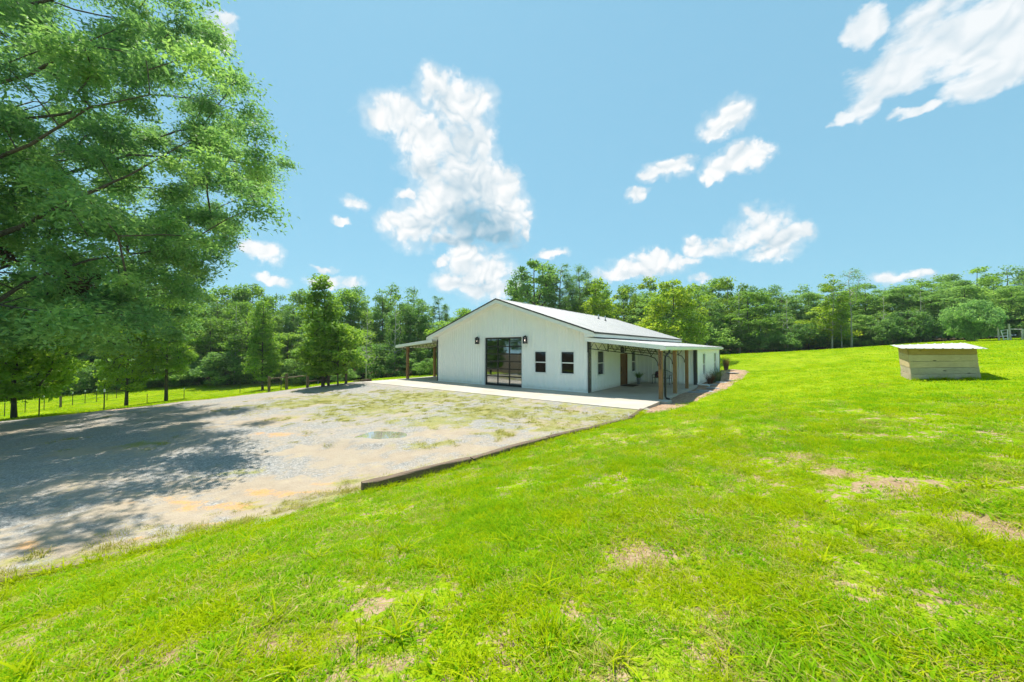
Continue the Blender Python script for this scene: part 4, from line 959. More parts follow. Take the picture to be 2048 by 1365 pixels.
# ------------------------------------------------------------------ trees
def leaf_quads(c, d, nrm, L, Wd, fold=.18):
    s = np.cross(nrm, d); s /= np.linalg.norm(s, axis=1, keepdims=True)+1e-9
    L = L[:, None]; Wd = Wd[:, None]
    v0 = c-d*L*.5; v2 = c+d*L*.5-nrm*L*fold*.5; v1 = c+s*Wd*.5+nrm*Wd*fold; v3 = c-s*Wd*.5+nrm*Wd*fold
    V = np.stack([v0, v1, v2, v3], 1).reshape(-1, 3); F = np.arange(len(c)*4).reshape(-1, 4); return V, F
def unit(v): return v/(np.linalg.norm(v, axis=1, keepdims=True)+1e-9)
def make_tree(seed, trunk, clumps, crad, nleaf, leafL, leafW, flat=.6, mat_leaf='leaf_mid', mat_bark='bark', thin=.012, sides=6, shell=.5, droop=.15, tintvar=.16, upbias=.55, lsd=.25):
    """trunk: list of limbs [(pts, radii)], clumps: (n,3) centres. Returns trunk mesh, crown mesh."""
    g = np.random.default_rng(seed); tb = MB()
    nodes, parent, rad = [], [], []
    for pts, rr in trunk:
        tb.tube(pts, rr, max(sides, 5))
        for i in range(len(pts)-1):
            for t in np.linspace(0, 1, 5)[:-1]:
                p = np.array(pts[i])*(1-t)+np.array(pts[i+1])*t; nodes.append(p); rad.append(rr[i]*(1-t)+rr[i+1]*t); parent.append(-1)
        nodes.append(np.array(pts[-1])); rad.append(rr[-1]); parent.append(-1)
    root = np.array(trunk[0][0][0]); nbase = len(nodes); N = [np.array(n_, float) for n_ in nodes]
    axis = np.array(trunk[0][0]); 
    def dist_axis(p): return min(np.hypot(*(p[:2]-a[:2])) for a in axis)+.15*abs(p[2]-axis[-1][2])*0
    order = sorted(range(len(clumps)), key=lambda i: dist_axis(clumps[i]))
    segs = []; cnt = [0]*nbase
    for i in order:
        c = clumps[i]; A = np.array(N); dv = A-c; dd = np.linalg.norm(dv*np.array([1, 1, 1.15]), axis=1)+np.maximum(0, A[:, 2]-c[2]+.2)*1.1
        k = int(np.argmin(dd)); a = N[k]
        m1 = a+(c-a)*.5+g.normal(0, .05, 3)*np.linalg.norm(c-a)+np.array([0, 0, .06*np.linalg.norm(c-a)])
        n0 = len(N); N.append(m1); parent.append(k); cnt.append(0); N.append(np.array(c, float)); parent.append(n0); cnt.append(0)
        segs.append((k, n0, n0+1)); 
    for k in range(len(N)-1, nbase-1, -1):
        cnt[k] = max(cnt[k], 1); p = parent[k]
        while p >= nbase: cnt[p] += 1; break
        if p >= nbase: cnt[p] = max(cnt[p], cnt[k]+(1 if cnt[p] else 0))
    for (a, b, c) in segs:
        r1 = thin*math.sqrt(1+cnt[b]*1.6); r2 = thin*math.sqrt(1+cnt[c]*.7); r0 = min(r1*1.25, rad[a] if a < nbase else r1*1.25)
        tb.tube([N[a], N[b], N[c]], [r0, r1, r2], 4 if sides > 4 else 3, False)
    tm = tb.mesh('trunk', M[mat_bark], True)
    n = len(clumps); per = np.maximum(3, (nleaf*g.uniform(.6, 1.4, n)*(np.asarray(crad)/np.mean(crad))**1.6).astype(int)) if np.ndim(crad) else np.maximum(3, (nleaf*g.uniform(.6, 1.4, n)).astype(int))
    idx = np.repeat(np.arange(n), per); tot = len(idx)
    dr = unit(g.normal(size=(tot, 3))); rr = (shell+(1-shell)*g.random(tot))*g.uniform(.35, 1.08, tot)**.55
    cr = (crad[idx] if np.ndim(crad) else np.full(tot, crad))
    sc = np.stack([g.uniform(.8, 1.25, n), g.uniform(.8, 1.25, n), g.uniform(.7, 1.2, n)*flat], 1)[idx]
    pos = clumps[idx]+dr*(rr*cr)[:, None]*sc; pos[:, 2] -= droop*(rr*cr)*np.hypot(dr[:, 0], dr[:, 1])
    d = unit(g.normal(size=(tot, 3))*np.array([1, 1, .55])+dr*.5+np.array([0, 0, -.25]))
    nr = unit(g.normal(size=(tot, 3))+np.array([0, 0, upbias*1.6])+dr*.4)
    LL = leafL*np.exp(g.normal(0, lsd, tot)); WW = leafW*np.exp(g.normal(0, lsd, tot))
    V, F = leaf_quads(pos, d, nr, LL, WW)
    tint = np.clip(.5+g.normal(0, tintvar, n)[idx]+g.normal(0, .16, tot), 0, 1)
    cm_ = np_mesh('crown', V, F, M[mat_leaf], {'tint': ('FACE', tint)})
    return tm, cm_
def crown_pts(seed, n, h0, h1, prof, rin=.35, wob=.15):
    g = np.random.default_rng(seed); out = []
    ts = np.linspace(0, 1, 60); wts = np.array([prof(t) for t in ts])**1.5+.02; cdf = np.cumsum(wts)/wts.sum()
    lob = g.uniform(0, 6.28, 4)
    for _ in range(n):
        t = np.interp(g.random(), cdf, ts); a = g.uniform(0, 2*math.pi)
        R_ = prof(t)*(1+wob*math.sin(2*a+lob[0])+wob*math.sin(3*a+lob[1]+5*t)+wob*math.sin(9*t+lob[2]+a))
        r = R_*(rin+(1-rin)*math.sqrt(g.random())); out.append((r*math.cos(a), r*math.sin(a), h0+(h1-h0)*t))
    return np.array(out)
def stem(seed, h, r, wob=.03, n=7, top=.18):
    g = random.Random(seed); pts = [(0, 0, -.3)]; rr = [r*1.25]
    x = y = 0
    for k in range(1, n+1):
        t = k/n; x += g.uniform(-wob, wob)*h/n*2; y += g.uniform(-wob, wob)*h/n*2
        pts.append((x, y, h*t)); rr.append(r*(1-(1-top)*t))
    return [(pts, rr)]
oval = lambda R_: (lambda t: R_*math.sqrt(max(.0, math.sin(math.pi*min(1, .08+.90*t)**.85)))*(1-.25*t))
rnd_ = lambda R_: (lambda t: R_*math.sqrt(max(0, 1-(2*t-1)**2))**.9)
cone = lambda R_: (lambda t: R_*min(1, t*5+.25)*(1-t)**.75+.15)
cylp = lambda R_: (lambda t: R_*min(1, .5+t*2)*(1-t**4)**.6+.1)
PROT = {}
def proto(key, *a): PROT[key] = make_tree(*a[0], **a[1])+(a[2],)
def std(key, seed, h, cb, prof, ncl, crad, nleaf, lL, lW, leaf, r=.16, **k):
    g = np.random.default_rng(seed+99); cl = crown_pts(seed, ncl, h*cb, h*.97, prof); cr = crad*np.exp(g.normal(0, .22, len(cl)))
    tm, cmx = make_tree(seed, stem(seed, h*.93, r), cl, cr, nleaf, lL, lW, mat_leaf=leaf, **k); PROT[key] = (tm, cmx, h)
for s_ in range(4): std('dec%d' % s_, 100+s_, 14, .16, oval(3.4+.3*(s_ % 2)), 120, 1.15, 85, .30, .20, 'leaf_mid', .17, thin=.014, sides=5)
for s_ in range(2): std('tall%d' % s_, 120+s_, 16, .14, cylp(2.7), 115, 1.05, 85, .28, .18, 'leaf_dark', .17, thin=.014, sides=5)
for s_ in range(2): std('yel%d' % s_, 130+s_, 12, .12, oval(3.4), 110, 1.05, 85, .30, .20, 'leaf_yel', .15, thin=.013, sides=5)
for s_ in range(3): std('lay%d' % s_, 140+s_, 13, .10, oval(3.9), 125, 1.2, 90, .30, .17, ('leaf_blue', 'leaf_mid', 'leaf_blue')[s_], .15, thin=.013, sides=5, flat=.48, shell=.35, upbias=.8)
for s_ in range(2): std('pine%d' % s_, 150+s_, 17, .38, oval(2.9), 120, .85, 110, .34, .045, 'needle', .18, thin=.014, sides=5, flat=.75, shell=.15)
for s_ in range(3): std('bush%d' % s_, 160+s_, 5, .05, rnd_(2.7), 70, .95, 80, .28, .18, 'leaf_dark' if s_ < 2 else 'leaf_blue', .06, thin=.010, sides=4)
std('big_bush', 170, 4.6, .04, rnd_(3.3), 150, .8, 110, .24, .15, 'leaf_pale', .08, thin=.010, sides=4)
std('poplar', 171, 12, .15, cylp(1.7), 60, .75, 60, .26, .17, 'leaf_yel', .12, thin=.012, sides=5, mat_bark='bark_pale')
std('airy', 172, 12, .55, rnd_(1.9), 60, .7, 22, .20, .07, 'leaf_blue', .12, thin=.012, sides=5, mat_bark='bark_pale')
std('sparse', 173, 10, .18, cone(1.5), 70, .6, 12, .16, .09, 'leaf_mid', .11, thin=.014, sides=5, mat_bark='bark_pale')
std('open_oak', 174, 15, .52, rnd_(3.6), 42, 1.15, 120, .30, .20, 'leaf_dark', .24, thin=.028, sides=6)
def place(key, x, y, h, label, group=None, name='woodland_tree', rz=0, wide=1.0, z=None, cat='tree', parts=True):
    tm, cmx, h0 = PROT[key]; z = Hs(x, y) if z is None else z
    e = empty(name, (x, y, z), rz); s = h/h0; e.scale = (s*wide, s*wide, s)
    link(bpy.data.objects.new('trunk', tm), e); link(bpy.data.objects.new('crown' if cat == 'tree' else 'foliage', cmx), e)
    return tag(e, label, cat, group)

TU = [-300,0,400,450,520,560,600,640,700,750,800,830,860,885,910,950,975,1000,1030,1060,1130,1160,1190,1215,1250,1300,1340,1380,1400,1440,1490,1530,1560,1590,1620,1660,1690,1740,1800,1850,1900,1950,2000,2048,2400]
TV = [520,545,560,550,548,570,568,575,566,557,570,563,578,598,604,590,586,600,560,545,524,526,545,574,562,552,556,556,546,541,546,564,556,546,572,560,572,562,548,552,546,528,531,531,520]
def top_z(u, y): # height of the treeline seen at column u, at depth y
    return CAMZ-(np.interp(u, TU, TV)-697.4)*y/FPX
def px_u(x, y): return 1024+FPX*x/y
def pick(u, rr):
    q = rr.random()
    if u < 860: return ('dec%d' % rr.randrange(4)) if q < .55 else ('tall%d' % rr.randrange(2)) if q < .85 else ('lay%d' % rr.randrange(3))
    if u < 1010: return ('dec%d' % rr.randrange(4)) if q < .5 else ('pine%d' % rr.randrange(2))
    if u < 1240: return ('pine%d' % rr.randrange(2)) if q < .5 else ('dec%d' % rr.randrange(4)) if q < .8 else ('yel%d' % rr.randrange(2))
    if u < 1640: return ('dec%d' % rr.randrange(4)) if q < .42 else ('lay%d' % rr.randrange(3)) if q < .78 else ('yel%d' % rr.randrange(2)) if q < .86 else ('tall%d' % rr.randrange(2))
    return ('lay%d' % rr.randrange(3)) if q < .85 else ('dec%d' % rr.randrange(4))
KIND = {'dec': 'leafy mid green', 'tal': 'tall narrow dark green', 'yel': 'bright yellow green', 'lay': 'layered blue green', 'pin': 'dark needled pine'}
def seg_name(u): return 'behind the pasture left of the house' if u < 860 else 'behind the house roof' if u < 1430 else 'behind the lawn right of the house'
SPOTS = ((250, 'behind the oak at far left'), (480, 'behind the fence line trees'), (620, 'behind the conical young tree'), (780, 'behind the rail fence'), (900, 'behind the left porch'), (1010, 'left of the roof ridge'), (1240, 'behind the roof ridge'), (1430, 'behind the right roof end'), (1640, 'between the house and slender trees'), (1760, 'around the slender pale trunks'), (1890, 'behind the plank hut'), (9999, 'behind the round bush'))
def spot(u): return next(n_ for lim, n_ in SPOTS if u < lim)
rr = random.Random(77)
def row(ddep, spacing, hmin, hmax, step0=0.0, u0=-330, u1=2330, rank='front'):
    u = u0+step0
    while u < u1:
        y = float(np.interp(u, us, Dedge))+ddep+rr.uniform(-1.3, 1.3); x = (u-1024)/FPX*y
        zb = Hs(x, y); h = (float(top_z(u, y))-zb)*rr.uniform(hmin, hmax); h = max(4.5, h)
        k = pick(u, rr)
        place(k, x, y, h, '%s row %s tree of the wood %s' % (rank, KIND[k[:3]], spot(u)), 'woodland trees '+spot(u), 'pine_tree' if k[:3] == 'pin' else 'woodland_tree', rr.uniform(0, 6.28), rr.uniform(.85, 1.15)*min(1.6, max(.9, 12/h)), zb-.1)
        u += spacing*FPX/y*rr.uniform(.8, 1.25)
row(1.5, 4.8, .50, .88)
row(5.5, 4.3, .78, 1.02, 25, rank='middle')
row(10.5, 4.4, .88, 1.04, 55, rank='rear')
u = -330
while u < 2330:                                        # undergrowth along the edge of the wood
    y = float(np.interp(u, us, Dedge))+rr.uniform(-1.6, .4); x = (u-1024)/FPX*y
    if 980 < u < 1420 or 1870 < u < 2060: u += 40; continue
    place('bush%d' % rr.randrange(3), x, y, rr.uniform(2.2, 4.6), 'dense green shrub at the foot of the wood '+spot(u), 'shrubs along the wood '+spot(u), 'shrub', rr.uniform(0, 6.28), rr.uniform(.9, 1.35), None, 'shrub')
    u += 3.1*FPX/y*rr.uniform(.8, 1.25)
# trees one can tell apart
def place_px(key, u, vbase_y, vtop, label, name='tree', wide=1.0, rz=0, cat='tree', group=None):
    """vbase_y: depth in metres; vtop: image row of the top"""
    y = vbase_y; x = (u-1024)/FPX*y; zb = Hs(x, y); h = CAMZ-(vtop-697.4)*y/FPX-zb
    return place(key, x, y, h, label, group, name, rz, wide, zb, cat)
place_px('open_oak', 1066, 56, 513, 'tall open crowned tree with bare forked limbs above the house roof', 'open_crowned_tree', 1.0, 1.0)
place_px('pine0', 1122, 54, 522, 'dark round topped pine right of the open crowned tree', 'pine_tree', 1.25, .4)
place_px('pine1', 1165, 55, 527, 'dark pine behind the roof ridge, second from the open crowned tree', 'pine_tree', 1.2, 1.9)
place_px('yel0', 1345, 46, 556, 'bright yellow green tree behind the right end of the roof', 'yellow_green_tree', 1.25, .3)
place_px('yel1', 1190, 52, 553, 'yellow green tree between dark pines behind the roof', 'yellow_green_tree', 1.0, 2.3)
place_px('poplar', 1664, 46, 540, 'slender yellow green tree with pale trunk at the wood edge', 'slender_tree', 1.0, 0)
place_px('poplar', 1684, 45.5, 590, 'short thin tree on a pale trunk between two slender trees', 'slender_tree', .7, 2)
place_px('airy', 1703, 45.5, 531, 'thin airy tree on a pale bare trunk above the right wood', 'airy_tree', 1.0, .5)
place_px('big_bush', 1950, 35, 600, 'big round pale green bush at the edge of the lawn', 'round_bush', .60, .3, 'bush')
place_px('sparse', 733, 38, 610, 'half dead tree with bare pale twigs left of the house', 'bare_twig_tree', 1.0, .8)
place_px('bush2', 690, 36, 738, 'low brush pile of leafy cuttings by the rail fence', 'brush_pile', 1.6, .3, 'bush')
for k_, (u_, vt) in enumerate(((470, 600), (790, 590), (1480, 575), (1575, 590), (1768, 585), (1842, 575))):
    place_px('sparse', u_, float(np.interp(u_, us, Dedge))-.8, vt, ('bare twigged grey tree at the wood edge under the oak boughs', 'bare twigged tree at the wood edge by the left porch', 'thin half bare tree at the wood edge just right of the house', 'thin half bare tree in the right wood, second from the house', 'thin half bare tree right of the slender pale trunks', 'thin half bare tree behind the plank hut')[k_], 'bare_twig_tree', .9, k_*1.1)
place_px('bush0', 855, 41, 716, 'small shrub seen beneath the left porch roof', 'shrub', 1.1, 1.3, 'shrub')

# young shade trees along the edge of the lot, each grown on its own
def young(seed, u, v, vtop, R_, label, leaf='leaf_mid', cb=.18, ncl=170, trunk_r=.11, lsz=1.0, prof=None):
    x, y, zb = hit(u, v, 45); h = CAMZ-(vtop-697.4)*y/FPX-zb
    cl = crown_pts(seed, ncl, h*cb, h*.97, (prof or oval)(R_), .25, .12); g = np.random.default_rng(seed); cr = .62*np.exp(g.normal(0, .25, len(cl)))
    tm, cmx = make_tree(seed, stem(seed, h*.92, trunk_r, .015), cl, cr, 80, .19*lsz, .125*lsz, mat_leaf=leaf, thin=.011, sides=7, flat=.6)
    e = empty('shade_tree', (x, y, zb)); link(bpy.data.objects.new('trunk', tm), e); link(bpy.data.objects.new('crown', cmx), e)
    return tag(e, label, 'tree', 'young shade trees along the gravel lot')
young(201, 28, 838, 600, 2.2, 'leafy young tree at the left picture edge, nearest on the fence line', 'leaf_young', .20, 130, .11)
young(202, 252, 813, 585, 2.3, 'spreading young tree on the fence line, second from the left edge', 'leaf_yel', .14, 190, .13)
young(203, 332, 802, 530, 2.5, 'taller young tree on the fence line with trunk rings, third from left', 'leaf_young', .20, 190, .14)
young(204, 525, 782, 597, 1.9, 'rounded conical young tree standing alone on the bright pasture', 'leaf_young', .14, 160, .12, prof=lambda r: (lambda t: r*min(1, t*4+.45)*(1-t)**.55+.12))
young(205, 646, 774, 543, 1.4, 'tall young tree beside the wooden rail fence, nearest the house', 'leaf_young', .12, 120, .11, prof=lambda r: (lambda t: r*min(1, t*4+.5)*(1-t)**.5+.15))
young(206, 676, 772, 640, 1.6, 'small slim tree just right of the one by the rail fence', 'leaf_young', .2, 50, .05)

# the big oak whose limbs reach in from the left
def at_px(u, v, y): a = pix_ray(u, v); t = y/a[1]; return np.array([a[0]*t, y, CAMZ+a[2]*t])
TB = np.array([-21.5, 12.2, -.9])
def limb(pts, r0, r1):
    n = len(pts); return ([tuple(p) for p in pts], [r0+(r1-r0)*(i/(n-1))**.7 for i in range(n)])
tr = [limb([TB, TB+[.1, 0, 2.5], TB+[.2, .1, 5.5], TB+[.1, .2, 9], TB+[.4, .1, 13], TB+[.8, 0, 18]], .62, .10)]
T = lambda z: TB+np.array([.15, .1, z])
for z0_, path, r0 in ((4.6, [(-60,490,12.4),(40,455,12.3),(135,405,12.0),(260,350,11.7),(400,270,11.4)], .27), (6.5, [(-60,180,12),(60,150,11.8),(150,95,11.4),(230,60,11)], .20), (5.6, [(-40,330,11.6),(60,290,11.2),(180,215,10.8),(300,190,10.6)], .18),
                     (3.6, [(-60,640,12.5),(60,560,12.8),(180,520,13),(330,500,13.6),(470,470,14)], .20), (3.0, [(-60,700,12.2),(60,655,12.3),(180,640,12.6),(300,660,13)], .14), (3.2, [(-60,600,11),(60,620,10.6),(170,630,10.4)], .11),
                     (7.5, [(-60,20,12.5),(60,10,12.5),(180,-20,12.4),(320,-40,12.2)], .20), (5.0, [(-60,420,13.4),(90,360,14),(260,310,14.6),(430,320,15),(540,330,15.3)], .22), (6.4, [(-60,250,14),(120,230,15),(300,190,15.6),(430,200,16)], .20), (8.6, [(-60,-60,14),(150,20,15),(330,60,15.5)], .18),
                     (4.2, [(-60,560,14.5),(100,500,15.5),(280,440,16.2),(430,430,16.6)], .17)):
    tr.append(limb([T(z0_)]+[at_px(*p) for p in path], r0*.55, .010))
g = np.random.default_rng(5); cl = []
SIL_V = [-400, 0, 60, 110, 150, 200, 250, 320, 370, 420, 470, 530, 600, 650, 690, 720]
SIL_U = [560, 432, 428, 420, 478, 535, 560, 588, 572, 530, 470, 425, 405, 395, 330, -60]
while len(cl) < 790:
    q = g.normal(size=3); q /= np.linalg.norm(q); q *= g.random()**(1/2.6)
    p = np.array([-20.5, 13.4, 9.6])+q*np.array([14.5, 10.5, 10.8])
    if p[2] < 2.6: continue
    u = 1024+FPX*p[0]/max(p[1], .2); v = 697.4-FPX*(p[2]-CAMZ)/max(p[1], .2)
    if p[1] < 3 or u > np.interp(v, SIL_V, SIL_U)-FPX*.25/p[1]: continue
    if u > -150 and vnoise([u], [v], 60, 8)[0] < (.20 if v < 160 else .30 if v < 430 else .24): continue
    zs = p[2]+.4                                   # keep the near gravel in the sun
    if p[1]-.407*zs < (6.8 if p[2] < 10 else 5.4) or p[0]+.195*zs > (-6.6 if p[2] < 10 else -6.0): continue
    cl.append(p)
while len(cl) < 835:                              # low boughs drooping over the fence line
    u, v = g.uniform(-120, 400), g.uniform(400, 700); y_ = g.uniform(11, 16)
    if u > np.interp(v, SIL_V, SIL_U)-40 or v > 700-.25*max(u, 0): continue
    p = at_px(u, v, y_)
    if p[2] < 2.4 or p[1]-.407*(p[2]+.4) < 6.8: continue
    cl.append(p)
cl = np.array(cl); cr = .92*np.exp(g.normal(0, .25, len(cl)))
tm, cmx = make_tree(11, tr, cl, cr, 400, .165, .060, flat=.60, mat_leaf='leaf_oak', thin=.006, tintvar=.22, sides=9, shell=.25, droop=.35, upbias=.7, lsd=.2)
oak = empty('oak_tree', (0, 0, 0)); link(bpy.data.objects.new('trunk', tm), oak); link(bpy.data.objects.new('crown', cmx), oak)
tag(oak, 'big near oak with long limbs filling the upper left', 'tree')
for o in list(oak.children):
    o.location = (-TB[0], -TB[1], -TB[2])
oak.location = tuple(TB)
dc = np.array([at_px(u, v, 12.4) for u, v in ((150,560),(175,565),(190,550),(165,580),(185,590),(125,545),(140,575),(20,515),(5,500))])
tm2, cm2 = make_tree(12, [limb([at_px(60,520,12.6), at_px(110,535,12.5), at_px(170,560,12.4)], .05, .02)], dc, .34, 130, .13, .05, mat_leaf='leaf_dead', thin=.008, sides=5, shell=.1, droop=.6)
o = link(bpy.data.objects.new('dead_branch', tm2), oak); o.location = (-TB[0], -TB[1], -TB[2])
o = link(bpy.data.objects.new('dead_leaves', cm2), oak); o.location = (-TB[0], -TB[1], -TB[2]); o['label'] = 'withered brown leaf cluster'

# ------------------------------------------------------------------ fences
def fence_run(name, posts, label, ht, wires, capped=True, sag=.0):
    """posts: list of (u, v, kind)"""
    P = [(hit(u, v, 60), k) for u, v, k in posts]; b = P[0][0]; e = empty(name, b); tag(e, label, 'fence')
    L = lambda p, z: (p[0]-b[0], p[1]-b[1], p[2]-b[2]+z)
    for p, k in P:
        if k == 'w':
            MB().tube([L(p, -.2), L(p, ht*1.0)], .085, 9).build('wood_post', M['fence_wood'], e)
        else:
            o = MB().box(-.018, .018, -.018, .018, -.2, ht*1.02).build('steel_post', M['tpost'], e); o.location = L(p, 0)
            if capped and k == 'c':
                MB().box(-.03, .03, -.03, .03, ht*1.02, ht*1.02+.16).build('cap', M['white_trim'], o)
    for j in range(wires):
        z = ht*(.08+.86*j/(wires-1)); MB().tube([L(p, z) for p, k in P], .0035, 3, False).build('wire', M['wire'], e)
    return e
fence_run('wire_fence', [(-60,846,'s'),(78,833,'s'),(208,820,'c'),(294,808,'s'),(368,798,'c'),(480,790,'s'),(562,782,'s')], 'low wire fence on steel posts along the gravel lot edge', .95, 5)
fence_run('wire_fence', [(-40,840,'s'),(9,833,'s'),(50,826,'s'),(88,821,'c'),(121,815,'w'),(145,811,'c'),(170,807,'c'),(193,804,'c'),(214,801,'s'),(233,797,'s')], 'second wire fence with white capped posts out in the pasture', 1.15, 4)
def rail_fence(name, posts, label, rails):
    P = [hit(u, v, 60) for u, v in posts]; b = P[0]; e = empty(name, b); tag(e, label, 'fence')
    L = lambda p, z: (p[0]-b[0], p[1]-b[1], p[2]-b[2]+z)
    for k, p in enumerate(P): MB().tube([L(p, -.2), L(p, 1.12+(.1 if k % 2 else 0))], .095, 9).build('post', M['fence_wood'], e)
    for i, j, z in rails: MB().tube([L(P[i], z), L(P[j], z)], .045, 7).build('rail', M['fence_wood'], e)
    return e
rail_fence('wood_rail_fence', [(538,784),(573,780),(615,776),(657,772),(692,768)], 'brown wooden post and rail fence left of the apron', [(0,1,.95),(1,2,.9),(2,3,.45),(3,4,1.0)])
# small grey picnic bench on the grass
x, y, z = hit(625, 770, 60); pb = empty('picnic_bench', (x, y, z), .3); tag(pb, 'small grey bench on the grass behind the rail fence', 'bench')
MB().box(-.8, .8, -.18, .18, .46, .51).build('seat', M['pale_wood'], pb)
for sx_ in (-.62, .62): MB().box(sx_-.05, sx_+.05, -.15, .15, 0, .46).build('leg', M['pale_wood'], pb)
# gate and fence stub at the far right
gx0 = (2001-1024)/FPX*33; gt = empty('garden_gate', (gx0, 33, Hs(gx0, 33))); tag(gt, 'leaning white gate between weathered posts at the far right', 'gate')
MB().tube([(-.10, 0, -.2), (-.22, 0, 1.28)], .06, 7).build('post', M['pale_wood'], gt)
MB().tube([(.55, -.3, -.2), (.38, -.3, 1.50)], .065, 7).build('post', M['pale_wood'], gt)
MB().tube([(1.2, -.6, -.2), (1.16, -.6, 1.05)], .075, 7).build('post', M['pale_wood'], gt)
MB().tube([(.42, -.3, 1.02), (1.18, -.6, .98)], .045, 6).build('rail', M['pale_wood'], gt)
MB().tube([(.2, -.1, .03), (.0, -.05, .92)], .035, 6).build('gate_stile', M['white_trim'], gt)
MB().tube([(.42, -.2, .05), (.40, -.2, 1.02)], .035, 6).build('gate_stile', M['white_trim'], gt)
for k in range(4): MB().tube([(.16-.16*k/3, -.08, .12+.8*k/3), (.42, -.2, .15+.84*k/3)], .022, 5).build('gate_bar', M['white_trim'], gt)
for z_ in (.95, .6, .3): MB().tube([(1.2, -.6, z_), (4.2, -1.8, z_+.05)], .012, 4).build('wire', M['wire'], gt)
place('bush2', gx0+1.7, 32.2, .75, 'low bright weeds at the foot of the far right gate', None, 'weed_patch', .3, 1.5, None, 'weeds')

# ------------------------------------------------------------------ grass
PROTO = bpy.data.collections.new('grass_tufts')
def tuft_proto(name, mat, *a, **k):
    o = bpy.data.objects.new(name, tuft_mesh(name, M[mat], *a, **k)); return o
rg = random.Random(8)
TUFTS = {'lawn': [tuft_proto('lawn_tuft', 'blade', 92, .17, h, .0058, ln, rg, .35) for h, ln in ((.037, 1.3), (.031, 1.8), (.040, 1.2))]
                 +[tuft_proto('lawn_tuft', 'blade_deep', 84, .17, h, .0062, ln, rg, .35) for h, ln in ((.042, 1.2), (.033, 1.7))]
                 +[tuft_proto('lawn_tuft', 'blade_deep', 26, .12, .034, .017, 2.2, rg, .9)]
                 +[tuft_proto('lawn_tuft', 'blade_dry', 50, .17, .032, .0065, 1.9, rg, .35)],
         'far': [tuft_proto('far_lawn_tuft', mt_, 46, .42, h, .018, ln, rg, .3, 2) for mt_, h, ln in (('blade', .050, .9), ('blade', .044, 1.2), ('blade_deep', .05, 1.0))],
         'weed': [tuft_proto('weed_tuft', 'blade_dry', 34, .15, h, .009, ln, rg, .5) for h, ln in ((.05, 1.2), (.07, .9), (.035, 1.8))],
         'stalk': [tuft_proto('dry_stalks', 'blade_dry', 30, .10, h_, .006, ln_, rg, .7) for h_, ln_ in ((.10, .9), (.07, 1.3))],
         'tall': [tuft_proto('tall_tuft', 'blade', 26, .06, .15, .008, .7, rg, .8), tuft_proto('tall_tuft', 'blade', 20, .05, .11, .014, 1.2, rg, .8)]}
def scatter(name, pts, scales, protos, seed, label, pick_=None):
    g = np.random.default_rng(seed); e = []
    n = len(pts); rotz = g.uniform(0, 6.283, n)
    me = bpy.data.meshes.new(name); me.vertices.add(n); me.vertices.foreach_set('co', np.asarray(pts, np.float32).ravel())
    for nm, arr in (('rz', rotz), ('sc', scales)):
        a = me.attributes.new(nm, 'FLOAT', 'POINT'); a.data.foreach_set('value', np.asarray(arr, np.float32))
    a = me.attributes.new('pk', 'INT', 'POINT'); a.data.foreach_set('value', (g.integers(0, len(protos), n) if pick_ is None else pick_).astype(np.int32))
    o = link(bpy.data.objects.new(name, me)); tag(o, label, None, None, 'stuff')
    t = bpy.data.node_groups.new(name+'_nodes', 'GeometryNodeTree')
    t.interface.new_socket('Geometry', in_out='INPUT', socket_type='NodeSocketGeometry'); t.interface.new_socket('Geometry', in_out='OUTPUT', socket_type='NodeSocketGeometry')
    gi = t.nodes.new('NodeGroupInput'); go = t.nodes.new('NodeGroupOutput'); L = t.links.new
    jn = t.nodes.new('GeometryNodeGeometryToInstance')
    for p in protos:
        oi = t.nodes.new('GeometryNodeObjectInfo'); oi.inputs['Object'].default_value = p; oi.inputs['As Instance'].default_value = True
        L(oi.outputs['Geometry'], jn.inputs[0])
    def at(nm, dt='FLOAT'):
        q = t.nodes.new('GeometryNodeInputNamedAttribute'); q.data_type = dt; q.inputs['Name'].default_value = nm; return q.outputs['Attribute']
    ip = t.nodes.new('GeometryNodeInstanceOnPoints'); cb = t.nodes.new('ShaderNodeCombineXYZ'); L(at('rz'), cb.inputs[2])
    L(gi.outputs[0], ip.inputs['Points'])
    # the joined prototypes become one instance list to pick from
    jj = t.nodes.new('GeometryNodeJoinGeometry')
    t.nodes.remove(jn)
    for q in [n_ for n_ in t.nodes if n_.bl_idname == 'GeometryNodeObjectInfo']: L(q.outputs['Geometry'], jj.inputs[0])
    L(jj.outputs[0], ip.inputs['Instance']); ip.inputs['Pick Instance'].default_value = True
    L(at('pk', 'INT'), ip.inputs['Instance Index']); L(cb.outputs[0], ip.inputs['Rotation']); L(at('sc'), ip.inputs['Scale'])
    L(ip.outputs[0], go.inputs[0]); md = o.modifiers.new('scatter', 'NODES'); md.node_group = t
    return o
g = np.random.default_rng(31)
def sample(rlo, rhi, dens, azlo=-66, azhi=66):
    n = int(dens*math.pi*(rhi**2-rlo**2)*(azhi-azlo)/360); r = np.sqrt(g.uniform(rlo**2, rhi**2, n)); a = np.radians(g.uniform(azlo, azhi, n))
    return r*np.sin(a), r*np.cos(a)
def lawn_filter(x, y, edge=0.0):
    lot = poly_sd(LOT, x, y)+(vnoise(x, y, .7, 3)-.5)*.35; bed = poly_sd(BED, x, y); ho = poly_sd(HOUSE, x, y)
    k = (lot < edge) & (bed < -.05) & (ho < -.05) & (y < edge_depth(x, y)+1)
    for (ax, ay), (bx_, by_) in zip(TL[:-1], TL[1:]):
        ex, ey = bx_-ax, by_-ay; t = np.clip(((x-ax)*ex+(y-ay)*ey)/(ex*ex+ey*ey), 0, 1); k &= np.hypot(x-ax-t*ex, y-ay-t*ey) > .16
    b = ellmask(BARE, x, y); k &= g.random(len(x)) > np.minimum(b*1.9, .93)
    return k
px_, py_, ps_ = [], [], []
